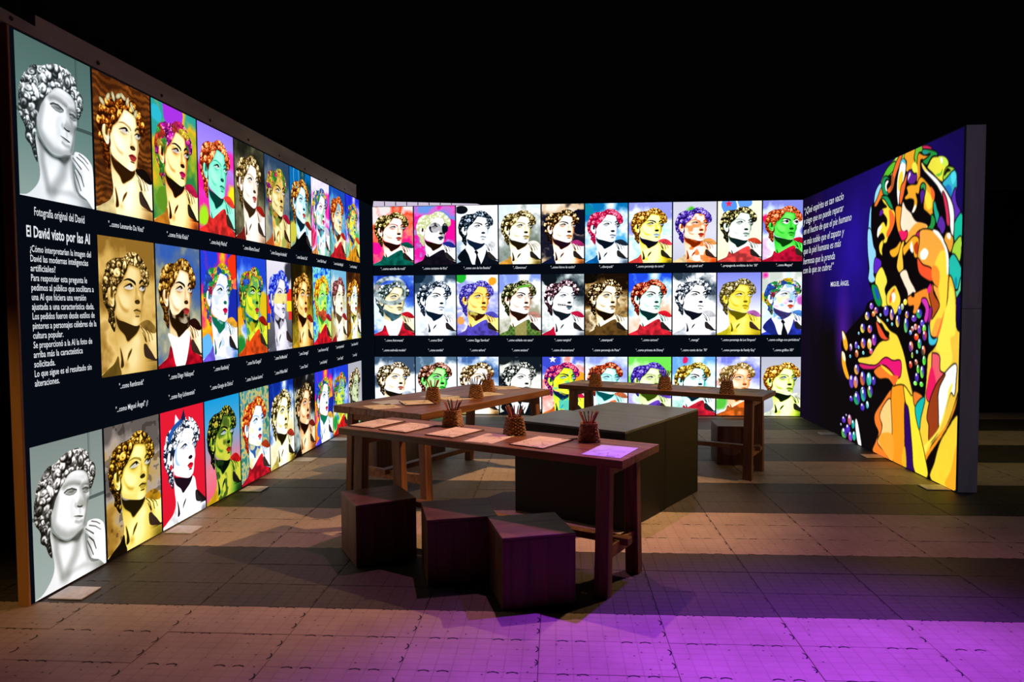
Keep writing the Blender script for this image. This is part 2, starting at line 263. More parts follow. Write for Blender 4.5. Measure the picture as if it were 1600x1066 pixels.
# ================================================================ picture data: outlines in thousandths of the print
MURAL=[['0b0708',0,[453,168,430,117,384,58,351,23,272,-7,199,-11,148,10,105,46,59,81,27,114,24,158,28,197,1,237,-4,313,-7,414,8,462,32,412,110,524,251,465,358,490,426,435,452,385,460,250]],['0b0708',0,[428,464,179,449,129,622,147,757,412,782,560,769,636,651,608,597,482,513]],['a7e05a',1,[384,58,351,23,303,0,267,-9,256,7,296,43,323,50,356,45,373,58,378,80]],['57c52a',1,[373,47,351,23,313,10,302,23,318,38,345,48]],['8fd8f0',1,[424,121,416,85,390,64,378,80,388,104,411,134]],['f47a26',1,[423,132,406,111,381,79,371,105,388,118,411,137]],['7cc9ee',1,[459,258,453,161,442,132,442,205,431,262]],['f06b2a',1,[302,16,272,-7,223,-10,208,-1,232,7,257,-3,272,5,286,30,306,63,316,93,337,108,354,98,327,81,323,56]],['17965a',1,[371,101,381,72,373,51,356,47,336,63,353,56,364,66,357,91,343,110,354,115]],['ffffff',0,[350,63,341,68,352,79,349,99,359,90,360,70]],['a05028',0,[325,52,312,62,316,93,332,106,327,81]],['6cc82c',1,[222,-5,194,-11,171,4,171,16,189,16,197,44,212,37,208,11]],['e81c5e',1,[171,2,153,5,133,16,135,23,162,17]],['f7a823',1,[252,-1,208,-7,212,25,207,42,230,60,250,55,246,28,259,12]],['f7941d',1,[189,19,170,28,143,38,130,30,109,39,126,40,147,55,170,40,179,46,181,99,195,99,195,48]],['1f9b3f',1,[171,13,144,20,111,36,107,47,126,43,143,56,151,62,169,49,161,45,143,41,135,32,166,26]],['1f8f8f',0,[173,15,153,19,143,29,161,29]],['e9e94a',0,[216,39,197,47,191,85,206,75,220,59]],['f0e83c',1,[142,65,126,49,100,53,71,64,59,84,63,91,74,99,77,123,81,128,102,115,124,92,146,72]],['c6e84a',0,[100,53,80,57,63,71,59,84,71,89,87,76]],['58b832',0,[109,102,90,101,81,89,84,105,98,109]],['ffffff',0,[92,58,84,60,83,74,89,73]],['a6dc3a',1,[78,118,70,97,59,92,39,100,33,112,50,116,61,127,73,127]],['0b0708',0,[74,107,62,94,48,106,62,106,72,114]],['28b8d8',1,[81,134,62,122,42,110,31,110,25,125,24,158,31,172,40,192,48,169,69,148]],['1c78c8',0,[69,148,57,142,43,156,44,181,56,167]],['4ad8e8',0,[46,114,33,112,27,130,37,146,46,134]],['5a24c4',1,[42,184,28,157,27,184,20,207,7,228,23,250,31,238,33,210]],['08c8a8',1,[28,254,5,231,-2,256,-1,296,2,312,24,309,31,278]],['a6e03a',1,[24,308,3,295,1,333,6,362,19,355,35,337,33,321]],['18c0b0',1,[46,356,31,341,15,356,6,370,-1,386,0,413,9,437,24,434,32,412,45,395]],['5ad0a0',1,[9,440,-3,397,-6,430,15,462,22,445]],['0e88a0',0,[23,410,15,407,13,429,22,437]],['0b0708',0,[179,37,151,77,115,106,81,145,56,184,33,232,33,292,57,261,76,275,66,237,96,176,109,156,131,128,159,98,177,82]],['ffffff',1,[174,50,146,81,106,114,68,156,40,198,31,238,34,294,45,263,50,229,71,186,84,161,106,131,141,97,164,74]],['f4d23c',0,[174,50,160,66,146,84,157,78,169,66]],['e8285a',1,[80,156,63,182,52,223,49,257,59,252,64,221,73,186]],['ffffff',1,[294,117,293,73,283,37,276,20,264,15,253,29,252,54,264,92,278,121,285,158]],['f9cf3a',0,[289,99,285,62,268,51,264,80,278,114]],['49b8d8',0,[279,19,264,14,252,27,256,32,269,22,276,28]],['f0662a',1,[278,124,271,97,259,87,245,66,244,78,258,125,272,157,280,146]],['5b1d96',1,[239,92,242,69,232,59,220,65,210,77,198,77,198,95,209,105,224,104]],['ffffff',0,[239,89,237,75,230,65,226,73,233,81]],['f7a823',1,[252,139,237,129,243,109,224,106,195,111,186,98,172,95,149,115,131,134,114,152,115,178,120,200,120,220,147,201,160,187,157,146,167,114,179,118,185,140,199,137,191,163,197,186,211,193,205,160,222,148,247,146]],['f9dc3c',0,[158,128,144,143,126,164,125,193,142,196,154,170]],['f0662a',0,[131,131,114,151,115,172,126,164]],['ffffff',0,[216,192,202,173,195,177,206,193]],['4e1e96',1,[178,142,167,132,155,140,165,168,172,173]],['2da05a',1,[176,121,167,113,154,123,155,140,165,127,171,131]],['15b09a',1,[117,189,111,179,101,203,92,222,98,247,109,225]],['5a24b4',1,[98,249,86,226,72,239,65,260,76,278,89,262]],['1f9b3f',1,[145,257,128,242,124,216,111,227,108,245,123,263]],['f7941d',1,[298,161,269,167,266,186,272,214,269,236,253,251,266,259,284,241,296,203]],['fde3c8',1,[262,152,246,174,221,194,211,208,191,226,145,242,145,254,181,252,209,257,238,259,259,247,272,223,268,186]],['f8a63a',0,[191,229,145,242,145,256,118,264,92,301,117,292,237,287,238,262,233,254]],['e81c5e',1,[266,262,239,247,238,266,258,276]],['e81c5e',0,[279,243,238,252,248,273,263,274]],['c01870',1,[194,267,174,255,171,273,180,287]],['f7d83c',1,[379,113,359,114,331,136,314,165,302,186,312,224,338,253,349,271,383,267,357,257,373,235,402,245,396,218,368,199,350,218,346,192,369,168,375,154,347,152,370,131]],['f0662a',0,[335,164,313,178,302,203,317,233,343,255,347,238,331,214]],['17965a',1,[382,112,348,116,325,143,314,165,336,151,362,123]],['5b1d96',0,[392,175,387,157,369,158,372,171]],['ffffff',0,[402,231,397,215,376,208,387,230,398,249]],['f7d83c',1,[389,276,372,261,366,272,373,294,370,312,385,300]],['8fd0f0',1,[461,215,442,217,425,272,409,298,410,342,421,373,409,394,433,403,452,388,447,350,459,286]],['5a24c4',1,[414,321,393,321,375,335,380,355,403,374,419,359]],['f4e84a',1,[403,377,374,352,351,377,339,404,352,430,337,464,336,487,370,484,389,446,408,408]],['0f8f4a',1,[432,414,402,415,383,443,367,477,388,487,412,463]],['1c4ec0',0,[414,421,395,429,383,456,394,463]],['f7a823',1,[328,302,293,293,270,276,272,302,292,322,314,322]],['f7d83c',1,[337,444,300,419,281,432,264,471,291,513,311,487,336,480]],['f06b2a',0,[323,457,305,431,294,432,319,477]],['ffffff',0,[312,448,299,441,290,458,303,474]],['f9c23c',1,[286,361,282,329,267,289,252,278,259,319,255,344,254,370,270,378]],['fde3c8',1,[269,381,239,371,219,403,194,432,188,447,193,465,216,484,228,477,227,446,248,414]],['f58a2a',1,[227,459,193,447,139,433,127,454,115,489,137,472,156,466,173,490,186,508,201,505,197,484,221,484]],['f7a823',1,[237,287,204,269,180,281,178,329,197,334,207,311,222,304,241,317,251,323,257,300]],['b83c1a',0,[203,300,184,287,179,320,192,325]],['ffffff',0,[222,298,213,283,205,318,217,314]],['0b0708',0,[210,447,198,442,195,456,207,457]],['0b0708',0,[216,493,197,485,201,505,213,508]],['f8a63a',1,[172,255,118,263,84,290,59,321,49,369,47,428,50,472,60,512,79,569,117,571,118,524,86,489,82,478,113,425,88,432,113,411,153,397,177,375,183,332,175,291]],['f9d43c',0,[106,365,79,325,58,341,50,411,50,472,64,517,93,524,113,565,116,530,82,478,88,426,85,387]],['f0502a',1,[184,338,159,361,119,376,113,411,153,399,177,378]],['f58a2a',0,[119,374,102,367,85,387,88,429,113,411]],['fffdf2',0,[172,324,152,311,134,325,146,344,166,343]],['ffffff',0,[118,263,93,269,63,307,49,344,48,394,55,388,60,338,80,299]],['b0481a',1,[127,448,113,420,108,449,86,475,84,489,114,524,110,501,120,472]],['e81c8e',0,[136,436,122,419,119,437,129,448]],['d030b0',1,[156,463,138,466,126,495,135,534,147,525,141,495,160,472]],['8a1a80',0,[126,495,113,492,118,524,129,534]],['f0a030',1,[58,277,36,291,32,310,43,334,59,310,68,295]],['ffffff',0,[56,280,44,281,44,298,56,291]],['f9c83a',1,[44,403,28,423,17,467,13,543,-8,559,-5,557,-6,636,-4,731,-2,715,18,774,49,837,100,893,123,947,141,923,159,867,149,800,136,759,131,717,128,667,125,633,104,614,85,590,67,551,50,481]],['fbe44a',0,[40,428,25,450,17,522,16,564,35,578,25,639,66,677,76,622,92,607,67,520,46,467]],['38c4e4',1,[126,538,118,572,105,583,87,579,95,596,109,601,124,593]],['f0662a',0,[66,512,60,501,78,562,93,579,78,542]],['f8546a',1,[108,631,104,625,77,631,74,672,54,681,81,709,96,748,117,769,130,749,110,694]],['e8185a',0,[111,665,94,691,89,716,100,749,117,767,130,746]],['ffffff',1,[10,646,9,691,14,734,31,732,66,835,78,801,78,740,73,716,50,675]],['9c3a16',1,[50,677,73,716,80,745,80,746,75,825,78,853,111,890,115,840,124,820,113,768,96,731,81,707]],['f7941d',0,[-2,698,-3,724,16,771,33,813,65,853,130,939,123,950,44,839,6,772,-6,726,-5,697]],['fbe44a',0,[20,701,35,748,62,834,113,900,133,934,143,917,118,891,74,840,43,764,36,721]],['0e0806',0,[-3,721,-5,787,48,843,73,892,93,959,103,1000,114,998,123,950,82,891,44,839,10,772]],['fbd432',1,[-5,787,-7,900,0,995,101,998,87,945,69,888,44,845]],['f7a823',0,[2,873,-6,885,-2,992,43,994,20,946]],['f47a26',1,[304,764,308,803,361,856,353,902,358,925,376,951,302,985,285,998,400,1002,388,962,371,924,394,897,395,864,356,819]],['fbc77a',1,[306,798,294,881,285,998,338,978,376,959,358,925,350,894,366,865,343,824]],['f7941d',1,[293,748,238,740,229,833,216,997,285,999,294,881,303,795]],['f7a030',0,[352,923,290,915,286,998,314,996,370,957]],['2b0a5c',1,[231,799,212,809,190,923,175,998,218,998,227,900]],['fbe032',1,[238,733,207,729,184,784,162,858,130,939,117,997,175,998,190,923,209,815,225,795,232,773]],['e8b020',0,[226,933,216,996,235,998,241,971]],['f47a26',1,[190,756,166,753,146,764,179,796]],['10b8b0',1,[179,799,136,761,153,827,159,863]],['fbd63c',1,[512,687,496,677,433,665,399,632,371,610,327,597,322,587,322,574,344,566,367,544,396,541,391,528,400,520,356,540,317,568,280,581,259,608,238,646,222,691,194,765,238,737,293,748,295,747,319,690,341,663,385,691,432,696,495,696]],['f0502a',1,[399,541,378,554,338,591,319,593,343,601,371,593,389,571]],['ffffff',0,[397,520,373,541,379,544,393,531]],['e0186e',1,[502,700,432,698,391,692,341,661,298,668,257,664,256,710,281,720,318,696,351,687,402,706,475,715]],['f47a26',1,[402,710,362,690,324,697,286,721,288,749,323,729,372,736,402,723]],['fbd63c',0,[368,687,318,703,291,718,312,715,351,700]],['f0662a',0,[307,720,266,715,290,747]],['f7a823',1,[630,583,601,604,585,640,595,659,613,649,625,620]],['f7a823',1,[631,666,605,678,597,715,570,763,595,763,626,718]],['fff8d0',0,[629,666,609,671,601,700,619,695]],['fff8d0',0,[630,585,612,597,607,619,624,609]],['ffffff',1,[520,909,505,922,478,1001,503,996,521,941]]]
BUBBLES=[[429,485,13,13,'6a3ac0','a060d0'],[400,500,14,13,'5a2aa0','d07050'],[455,521,16,17,'4a3ac0','e0c060'],[416,513,12,11,'f0b060','c06030'],[483,566,17,19,'3a2ab0','e8d040'],[437,567,16,16,'6a40d0','e07040'],[409,604,16,22,'4a2aa8','c040a0'],[478,621,17,21,'4a3ac0','e08040'],[438,621,15,21,'e0e0a0','e0a030'],[525,631,12,15,'4a2ab0','6a50c0'],[564,643,11,16,'e0d0d0','6a2a80'],[509,586,7,7,'60b0c0','70c0d0'],[566,677,8,8,'50a0c0','60b8d0'],[521,663,13,16,'e09060','a04020'],[476,656,9,8,'60b8b8','70c0c0'],[508,638,7,8,'60b8c8','70c0c0'],[427,646,12,12,'c060c0','e05030'],[373,516,7,7,'a0d0e0','70c0d0'],[332,533,7,6,'70b0d0','60b0c0'],[306,545,7,7,'70c8c8','60b0b0'],[341,502,16,19,'4a30b0','6040c0'],[308,513,12,21,'3a2aa0','e0a080'],[276,534,12,22,'4030a8','e0c040'],[267,498,11,17,'4a3ac0','3050b0'],[254,487,9,12,'c0d0c0','90a060'],[232,545,12,27,'3a2ab0','60c060'],[229,512,10,13,'5a3ac0','e0a040'],[239,472,11,11,'f0e040','f0e040'],[170,508,15,16,'3a30b8','30a850'],[194,523,14,12,'4a2aa0','6a40b0'],[154,536,11,11,'4030b0','6a50c8'],[145,553,9,14,'60c840','90e040'],[185,549,10,11,'c05030','d09090'],[167,556,10,15,'4a2aa0','8040a0'],[201,556,8,10,'c0c0c0','b03030'],[181,580,12,12,'f07030','e03020'],[210,568,8,9,'a0d0e0','4060c0'],[143,574,11,17,'c04040','5a2a90'],[165,600,10,17,'3a70b0','50d040'],[206,612,12,18,'e08060','5a2a80'],[176,626,6,7,'70c8d0','70c0c0'],[198,638,6,11,'606030','a0e040'],[147,620,10,17,'e07040','404030'],[142,649,9,16,'3aa040','60e040'],[206,669,9,13,'e06040','a02818'],[180,659,9,11,'e09080','603018'],[169,678,8,15,'407030','70e040'],[150,685,10,21,'4a30b0','70e040'],[175,705,10,16,'5a30b0','3a2a90'],[181,724,10,8,'60e040','a0f060'],[152,723,10,9,'50c040','70e040'],[519,722,19,21,'4a3ab0','e0a040'],[477,750,19,28,'4030b0','d06030'],[437,748,17,27,'50c0c0','30a080'],[407,749,13,17,'5038b8','4030a0'],[553,772,19,27,'4a2ab0','6a40b8'],[524,770,16,25,'a070c0','e0802a'],[473,799,19,21,'3a2aa0','30a0a0'],[429,788,18,20,'5030b0','d06030'],[516,817,14,14,'5a40c0','30a050'],[515,831,23,25,'4a2ab8','20a060'],[470,810,18,25,'4030b0','30b090'],[428,790,17,24,'5030b0','50b040'],[555,838,13,12,'6a40d0','4a2ab0'],[476,855,15,15,'5a40b0','3a2ab0'],[444,841,10,15,'c0e0e0','30a0b0'],[607,930,15,14,'7040d0','4a2ab0'],[563,921,15,22,'b070a0','c05050'],[602,982,22,22,'4a2ab0','50b040'],[575,958,17,18,'5030c0','4a2ab0'],[538,933,12,18,'30b0a0','209090'],[555,983,16,20,'5a40c8','a040a0'],[529,975,13,19,'30a0a0','20b080'],[588,908,7,5,'9090c0','9090c0'],[627,953,7,6,'9090c0','9090c0']]
DAVID={'hair':[[228,1105],[177,1029],[154,965],[91,912],[95,817],[29,717],[23,606],[39,485],[73,385],[134,305],[207,235],[311,209],[408,164],[531,130],[657,132],[769,198],[797,281],[866,338],[879,436],[840,523],[787,581],[775,482],[766,420],[691,365],[565,343],[477,365],[424,419],[374,456],[334,512],[294,567],[265,640],[226,694],[230,793],[211,885],[222,987]],'face':[[254,637],[294,567],[334,504],[386,451],[452,376],[553,332],[705,356],[779,423],[781,518],[784,623],[771,655],[749,737],[721,869],[689,939],[596,962],[517,990],[418,984],[326,921],[261,835],[236,746]],'neck':[[210,836],[269,887],[335,949],[440,1008],[542,997],[689,939],[689,1017],[701,1145],[746,1285],[1001,1421],[1000,1434],[0,1433],[77,1413],[150,1367],[226,1288],[256,1198],[242,1077],[220,953]],'chin':[[241,804],[327,905],[430,979],[595,971],[703,934],[659,991],[588,1073],[514,1032],[391,1009],[278,923]],'eyeL':[[423,526],[490,514],[557,520],[585,549],[529,565],[460,553]],'browL':[[421,464],[519,457],[631,483],[635,501],[518,471]],'eyeR':[[682,560],[744,551],[760,590],[706,590]],'browR':[[675,511],[720,504],[765,518],[758,530]],'nose':[[636,485],[672,630],[688,695],[660,730],[601,718],[578,688],[620,634]],'nost':[[590,698],[627,714],[676,717],[654,734],[603,720]],'mouth':[[532,792],[600,801],[671,825],[657,832],[596,814]],'lip':[[551,806],[657,833],[605,841]],'ear':[[132,604],[166,597],[195,653],[213,723],[157,707],[128,651]],'cheek':[[736,663],[771,655],[749,737],[721,869],[689,939],[665,905],[708,795]],'hand':[[675,952],[716,938],[746,902],[854,911],[950,962],[995,1058],[1001,1421],[895,1356],[773,1295],[725,1189],[718,1097],[748,1054],[685,999]],'arm':[[705,1093],[725,1189],[773,1295],[895,1356],[783,1338],[728,1261]]}
DLINES={'lid':[[0.419,0.366],[0.459,0.354],[0.523,0.355],[0.586,0.376]],'lid2':[[0.432,0.377],[0.486,0.394],[0.543,0.397],[0.585,0.386]],'lidr':[[0.678,0.386],[0.72,0.382],[0.761,0.396]],'lidr2':[[0.686,0.407],[0.727,0.421],[0.759,0.415]],'brow':[[0.413,0.328],[0.471,0.314],[0.557,0.32],[0.631,0.338]],'browr':[[0.676,0.355],[0.723,0.351],[0.77,0.363]],'noser':[[0.669,0.371],[0.69,0.42],[0.708,0.471],[0.692,0.504]],'nosew':[[0.571,0.468],[0.56,0.483],[0.583,0.499]],'jaw':[[0.253,0.559],[0.328,0.621],[0.432,0.667],[0.57,0.673],[0.677,0.645]],'mouthu':[[0.563,0.594],[0.603,0.608],[0.65,0.608]],'phil':[[0.625,0.516],[0.63,0.547]],'cheekl':[[0.523,0.443],[0.501,0.492],[0.513,0.536]],'neckl':[[0.288,0.659],[0.285,0.751],[0.354,0.934]],'neckr':[[0.589,0.738],[0.541,0.824],[0.39,0.944]],'neckr2':[[0.685,0.699],[0.701,0.801],[0.739,0.885]],'clav':[[0.441,0.933],[0.649,0.924],[0.837,0.953]],'ear1':[[0.125,0.427],[0.148,0.459],[0.162,0.495]],'ear2':[[0.176,0.425],[0.209,0.476],[0.219,0.513]],'temple':[[0.312,0.388],[0.288,0.452],[0.264,0.516]],'f1':[[0.701,0.677],[0.752,0.703],[0.817,0.737]],'f2':[[0.756,0.664],[0.849,0.69],[0.93,0.732]],'f3':[[0.742,0.742],[0.812,0.788],[0.847,0.853]],'f4':[[0.718,0.767],[0.766,0.829],[0.802,0.887]],'f5':[[0.791,0.641],[0.866,0.662],[0.92,0.688]],'fore':[[0.475,0.276],[0.586,0.284],[0.699,0.303]]}
HEAD={'hair':[[237,974],[194,946],[165,891],[129,864],[143,808],[122,753],[65,670],[57,587],[43,518],[65,435],[100,352],[122,290],[165,256],[265,214],[366,207],[452,187],[495,152],[595,131],[696,152],[760,200],[825,256],[875,325],[894,394],[885,463],[846,497],[803,490],[782,449],[739,380],[725,311],[653,290],[581,276],[509,276],[481,325],[423,394],[380,449],[308,504],[280,573],[251,615],[265,698],[237,781],[251,864]],'face':[[251,670],[265,587],[308,490],[395,408],[481,325],[524,263],[624,263],[732,304],[760,380],[796,449],[813,484],[811,532],[789,573],[768,601],[770,670],[742,732],[732,808],[710,877],[667,908],[610,926],[524,908],[409,870],[294,822],[258,753]],'ear':[[129,573],[151,525],[194,518],[230,560],[244,629],[237,698],[208,718],[165,684],[136,629]],'neck':[[251,712],[280,836],[409,877],[610,926],[696,919],[753,974],[782,1112],[839,1223],[1000,1333],[1000,1430],[-7,1430],[65,1375],[208,1306],[265,1250],[287,1154],[265,1002]],'chin':[[273,808],[409,875],[524,908],[610,926],[689,916],[624,1002],[524,1057],[452,1085],[409,1016],[308,933]],'browL':[[409,442],[495,414],[595,435],[631,463],[624,488],[581,460],[495,435]],'browR':[[696,456],[739,421],[785,442],[746,445],[710,474]],'eyeL':[[423,514],[481,488],[545,479],[584,511],[570,532],[509,546],[452,535]],'eyeR':[[696,525],[739,490],[796,502],[793,539],[760,560],[717,549]],'lidL':[[409,515],[481,479],[545,466],[593,511],[545,485],[481,496]],'lidR':[[689,521],[739,482],[803,497],[746,496]],'nost':[[603,659],[660,640],[700,663],[684,687],[624,687]],'nose':[[631,477],[653,560],[696,629],[700,663],[653,642],[603,663],[617,587]],'mouth':[[570,764],[638,746],[713,774],[638,761]],'lip':[[578,761],[646,734],[713,756],[703,788],[681,808],[624,812],[595,783]],'under':[[603,817],[681,817],[667,833],[617,830]],'cheek':[[301,594],[352,684],[423,739],[495,756],[452,775],[380,750],[323,677]],'side':[[803,490],[811,532],[770,601],[770,670],[742,732],[732,808],[710,877],[696,864],[713,753],[739,670],[746,587]],'sinew':[[316,1140],[354,1223],[373,1306],[366,1347],[320,1354],[330,1264]],'sinew2':[[435,1292],[459,1216],[527,1161],[512,1209],[459,1271]],'robe':[[-14,1444],[65,1375],[208,1306],[280,1230],[301,1333],[308,1444]],'tunic':[[-14,1444],[65,1375],[208,1306],[265,1181],[337,1237],[452,1181],[653,1071],[739,1085],[782,1264],[1000,1361],[1004,1444]],'hand':[[689,898],[739,933],[796,967],[868,995],[1000,1002],[1000,1306],[897,1223],[825,1154],[775,1085],[739,1016],[696,946]],'cloth':[[693,902],[782,870],[868,870],[954,919],[1000,981],[990,1013],[925,1016],[839,988],[753,957],[710,933]],'pit':[[753,1133],[811,1137],[897,1206],[1000,1292],[1000,1333],[897,1313],[782,1278],[750,1223]],'collarL':[[222,1029],[294,1126],[409,1444],[265,1444],[22,1264]],'collarV':[[222,1029],[452,1085],[653,1002],[725,1085],[581,1444],[395,1444],[294,1195]],'tie':[[438,1126],[481,1085],[531,1154],[509,1195],[595,1444],[452,1444],[481,1209]],'beard':[[258,698],[323,808],[452,808],[552,753],[638,732],[717,753],[732,808],[725,946],[624,1002],[524,1002],[395,933],[280,864]],'mask':[[366,490],[495,394],[610,435],[667,490],[753,408],[825,477],[825,601],[753,670],[782,808],[667,767],[610,601],[552,642],[409,629]]}
# ---------------------------------------------------------------- printed pictures, drawn in numpy
PW, PH = 200, 286
def hexc(s):
    return np.array([int(s[i:i + 2], 16) for i in (0, 2, 4)], np.float32) / 255
def spline(pts, n=4):
    p = np.array(pts, np.float32); a = np.roll(p, 1, 0); c = np.roll(p, -1, 0); d = np.roll(p, -2, 0); out = []
    for t in np.arange(n) / n:
        out.append(p + .5 * t * ((c - a) + t * ((2 * a - 5 * p + 4 * c - d) + t * (3 * (p - c) + d - a))) * 1.0)
    return np.stack(out, 1).reshape(-1, 2)
def fill(pts, W, H, sx, sy, ss=2, smooth=True):
    q = spline(pts) if smooth else np.array(pts, np.float32)
    q = q * (sx * W * ss, sy * H * ss)
    x0 = int(max(0, np.floor(q[:, 0].min() / ss) - 1)); x1 = int(min(W, np.ceil(q[:, 0].max() / ss) + 1))
    y0 = int(max(0, np.floor(q[:, 1].min() / ss) - 1)); y1 = int(min(H, np.ceil(q[:, 1].max() / ss) + 1))
    m = np.zeros((H, W), np.float32)
    if x1 <= x0 or y1 <= y0: return m
    X = (np.arange(x0 * ss, x1 * ss) + .5)[None]; ys = np.arange(y0 * ss, y1 * ss) + .5
    b = np.zeros((len(ys), X.shape[1]), bool)
    for (xa, ya), (xb, yb) in zip(q, np.roll(q, -1, 0)):
        if ya == yb: continue
        r = (ya <= ys) != (yb <= ys)
        if not r.any(): continue
        xi = xa + (ys[r] - ya) * (xb - xa) / (yb - ya)
        b[r] ^= X < xi[:, None]
    m[y0:y1, x0:x1] = b.reshape(y1 - y0, ss, x1 - x0, ss).mean((1, 3))
    return m
def blur(m, k):
    k = int(k)
    for _ in range(2):
        for ax in (0, 1):
            p = np.pad(m, [(k + 1, k) if i == ax else (0, 0) for i in (0, 1)], mode='edge')
            c = np.cumsum(p, ax)
            m = ((c[2 * k + 1:] - c[:-2 * k - 1]) if ax == 0 else (c[:, 2 * k + 1:] - c[:, :-2 * k - 1])) / (2 * k + 1)
    return m.astype(np.float32)
def noise2(W, H, cell, rng, octv=3):
    out = np.zeros((H, W), np.float32); amp = 1; tot = 0
    for o in range(octv):
        gw, gh = int(W / cell) + 3, int(H / cell) + 3
        g = rng.random((gh, gw)).astype(np.float32)
        x = np.arange(W) / cell; y = np.arange(H) / cell
        xi = x.astype(int); yi = y.astype(int); fx = x - xi; fy = y - yi
        fx = (fx * fx * (3 - 2 * fx))[None]; fy = (fy * fy * (3 - 2 * fy))[:, None]
        a = g[yi][:, xi]; b = g[yi][:, xi + 1]; c = g[yi + 1][:, xi]; d = g[yi + 1][:, xi + 1]
        out += amp * ((a * (1 - fx) + b * fx) * (1 - fy) + (c * (1 - fx) + d * fx) * fy)
        tot += amp; amp *= .5; cell = max(1.5, cell / 2)
    return out / tot
def curls(mask, rng, n, r0, r1, W, H):
    """lumpy curls: each lock is a small shaded dome with a swirl groove"""
    yy, xx = np.mgrid[0:H, 0:W].astype(np.float32)
    L = np.full((H, W), .16, np.float32)
    ys, xs = np.nonzero(mask > .5)
    for i in rng.permutation(len(xs))[:n]:
        cx, cy = xs[i], ys[i]; r = rng.uniform(r0, r1); k = rng.uniform(.62, 1)
        a = rng.uniform(0, 6.3); e = rng.uniform(.4, .95); q = rng.uniform(3.5, 8.5); h = rng.choice([-1, 1, 2]); k *= 1 - .35 * (q > 6)
        X0, X1 = int(max(0, cx - r - 2)), int(min(W, cx + r + 2)); Y0, Y1 = int(max(0, cy - r - 2)), int(min(H, cy + r + 2))
        dx = xx[Y0:Y1, X0:X1] - cx; dy = yy[Y0:Y1, X0:X1] - cy
        u = dx * np.cos(a) + dy * np.sin(a); v = (-dx * np.sin(a) + dy * np.cos(a)) / e
        d = np.sqrt(u * u + v * v) / r
        lit = np.clip(.62 - .5 * (dx * .35 + dy * .9) / r, 0, 1)
        sw = .5 + .5 * np.sin(d * q + np.arctan2(v, u) * h + a)
        val = k * lit * (.5 + .6 * sw) * np.clip(1.25 - d * d * .9, 0, 1)
        m = np.clip((1 - d) * r * .8, 0, 1)
        L[Y0:Y1, X0:X1] = L[Y0:Y1, X0:X1] * (1 - m) + val * m
    return L
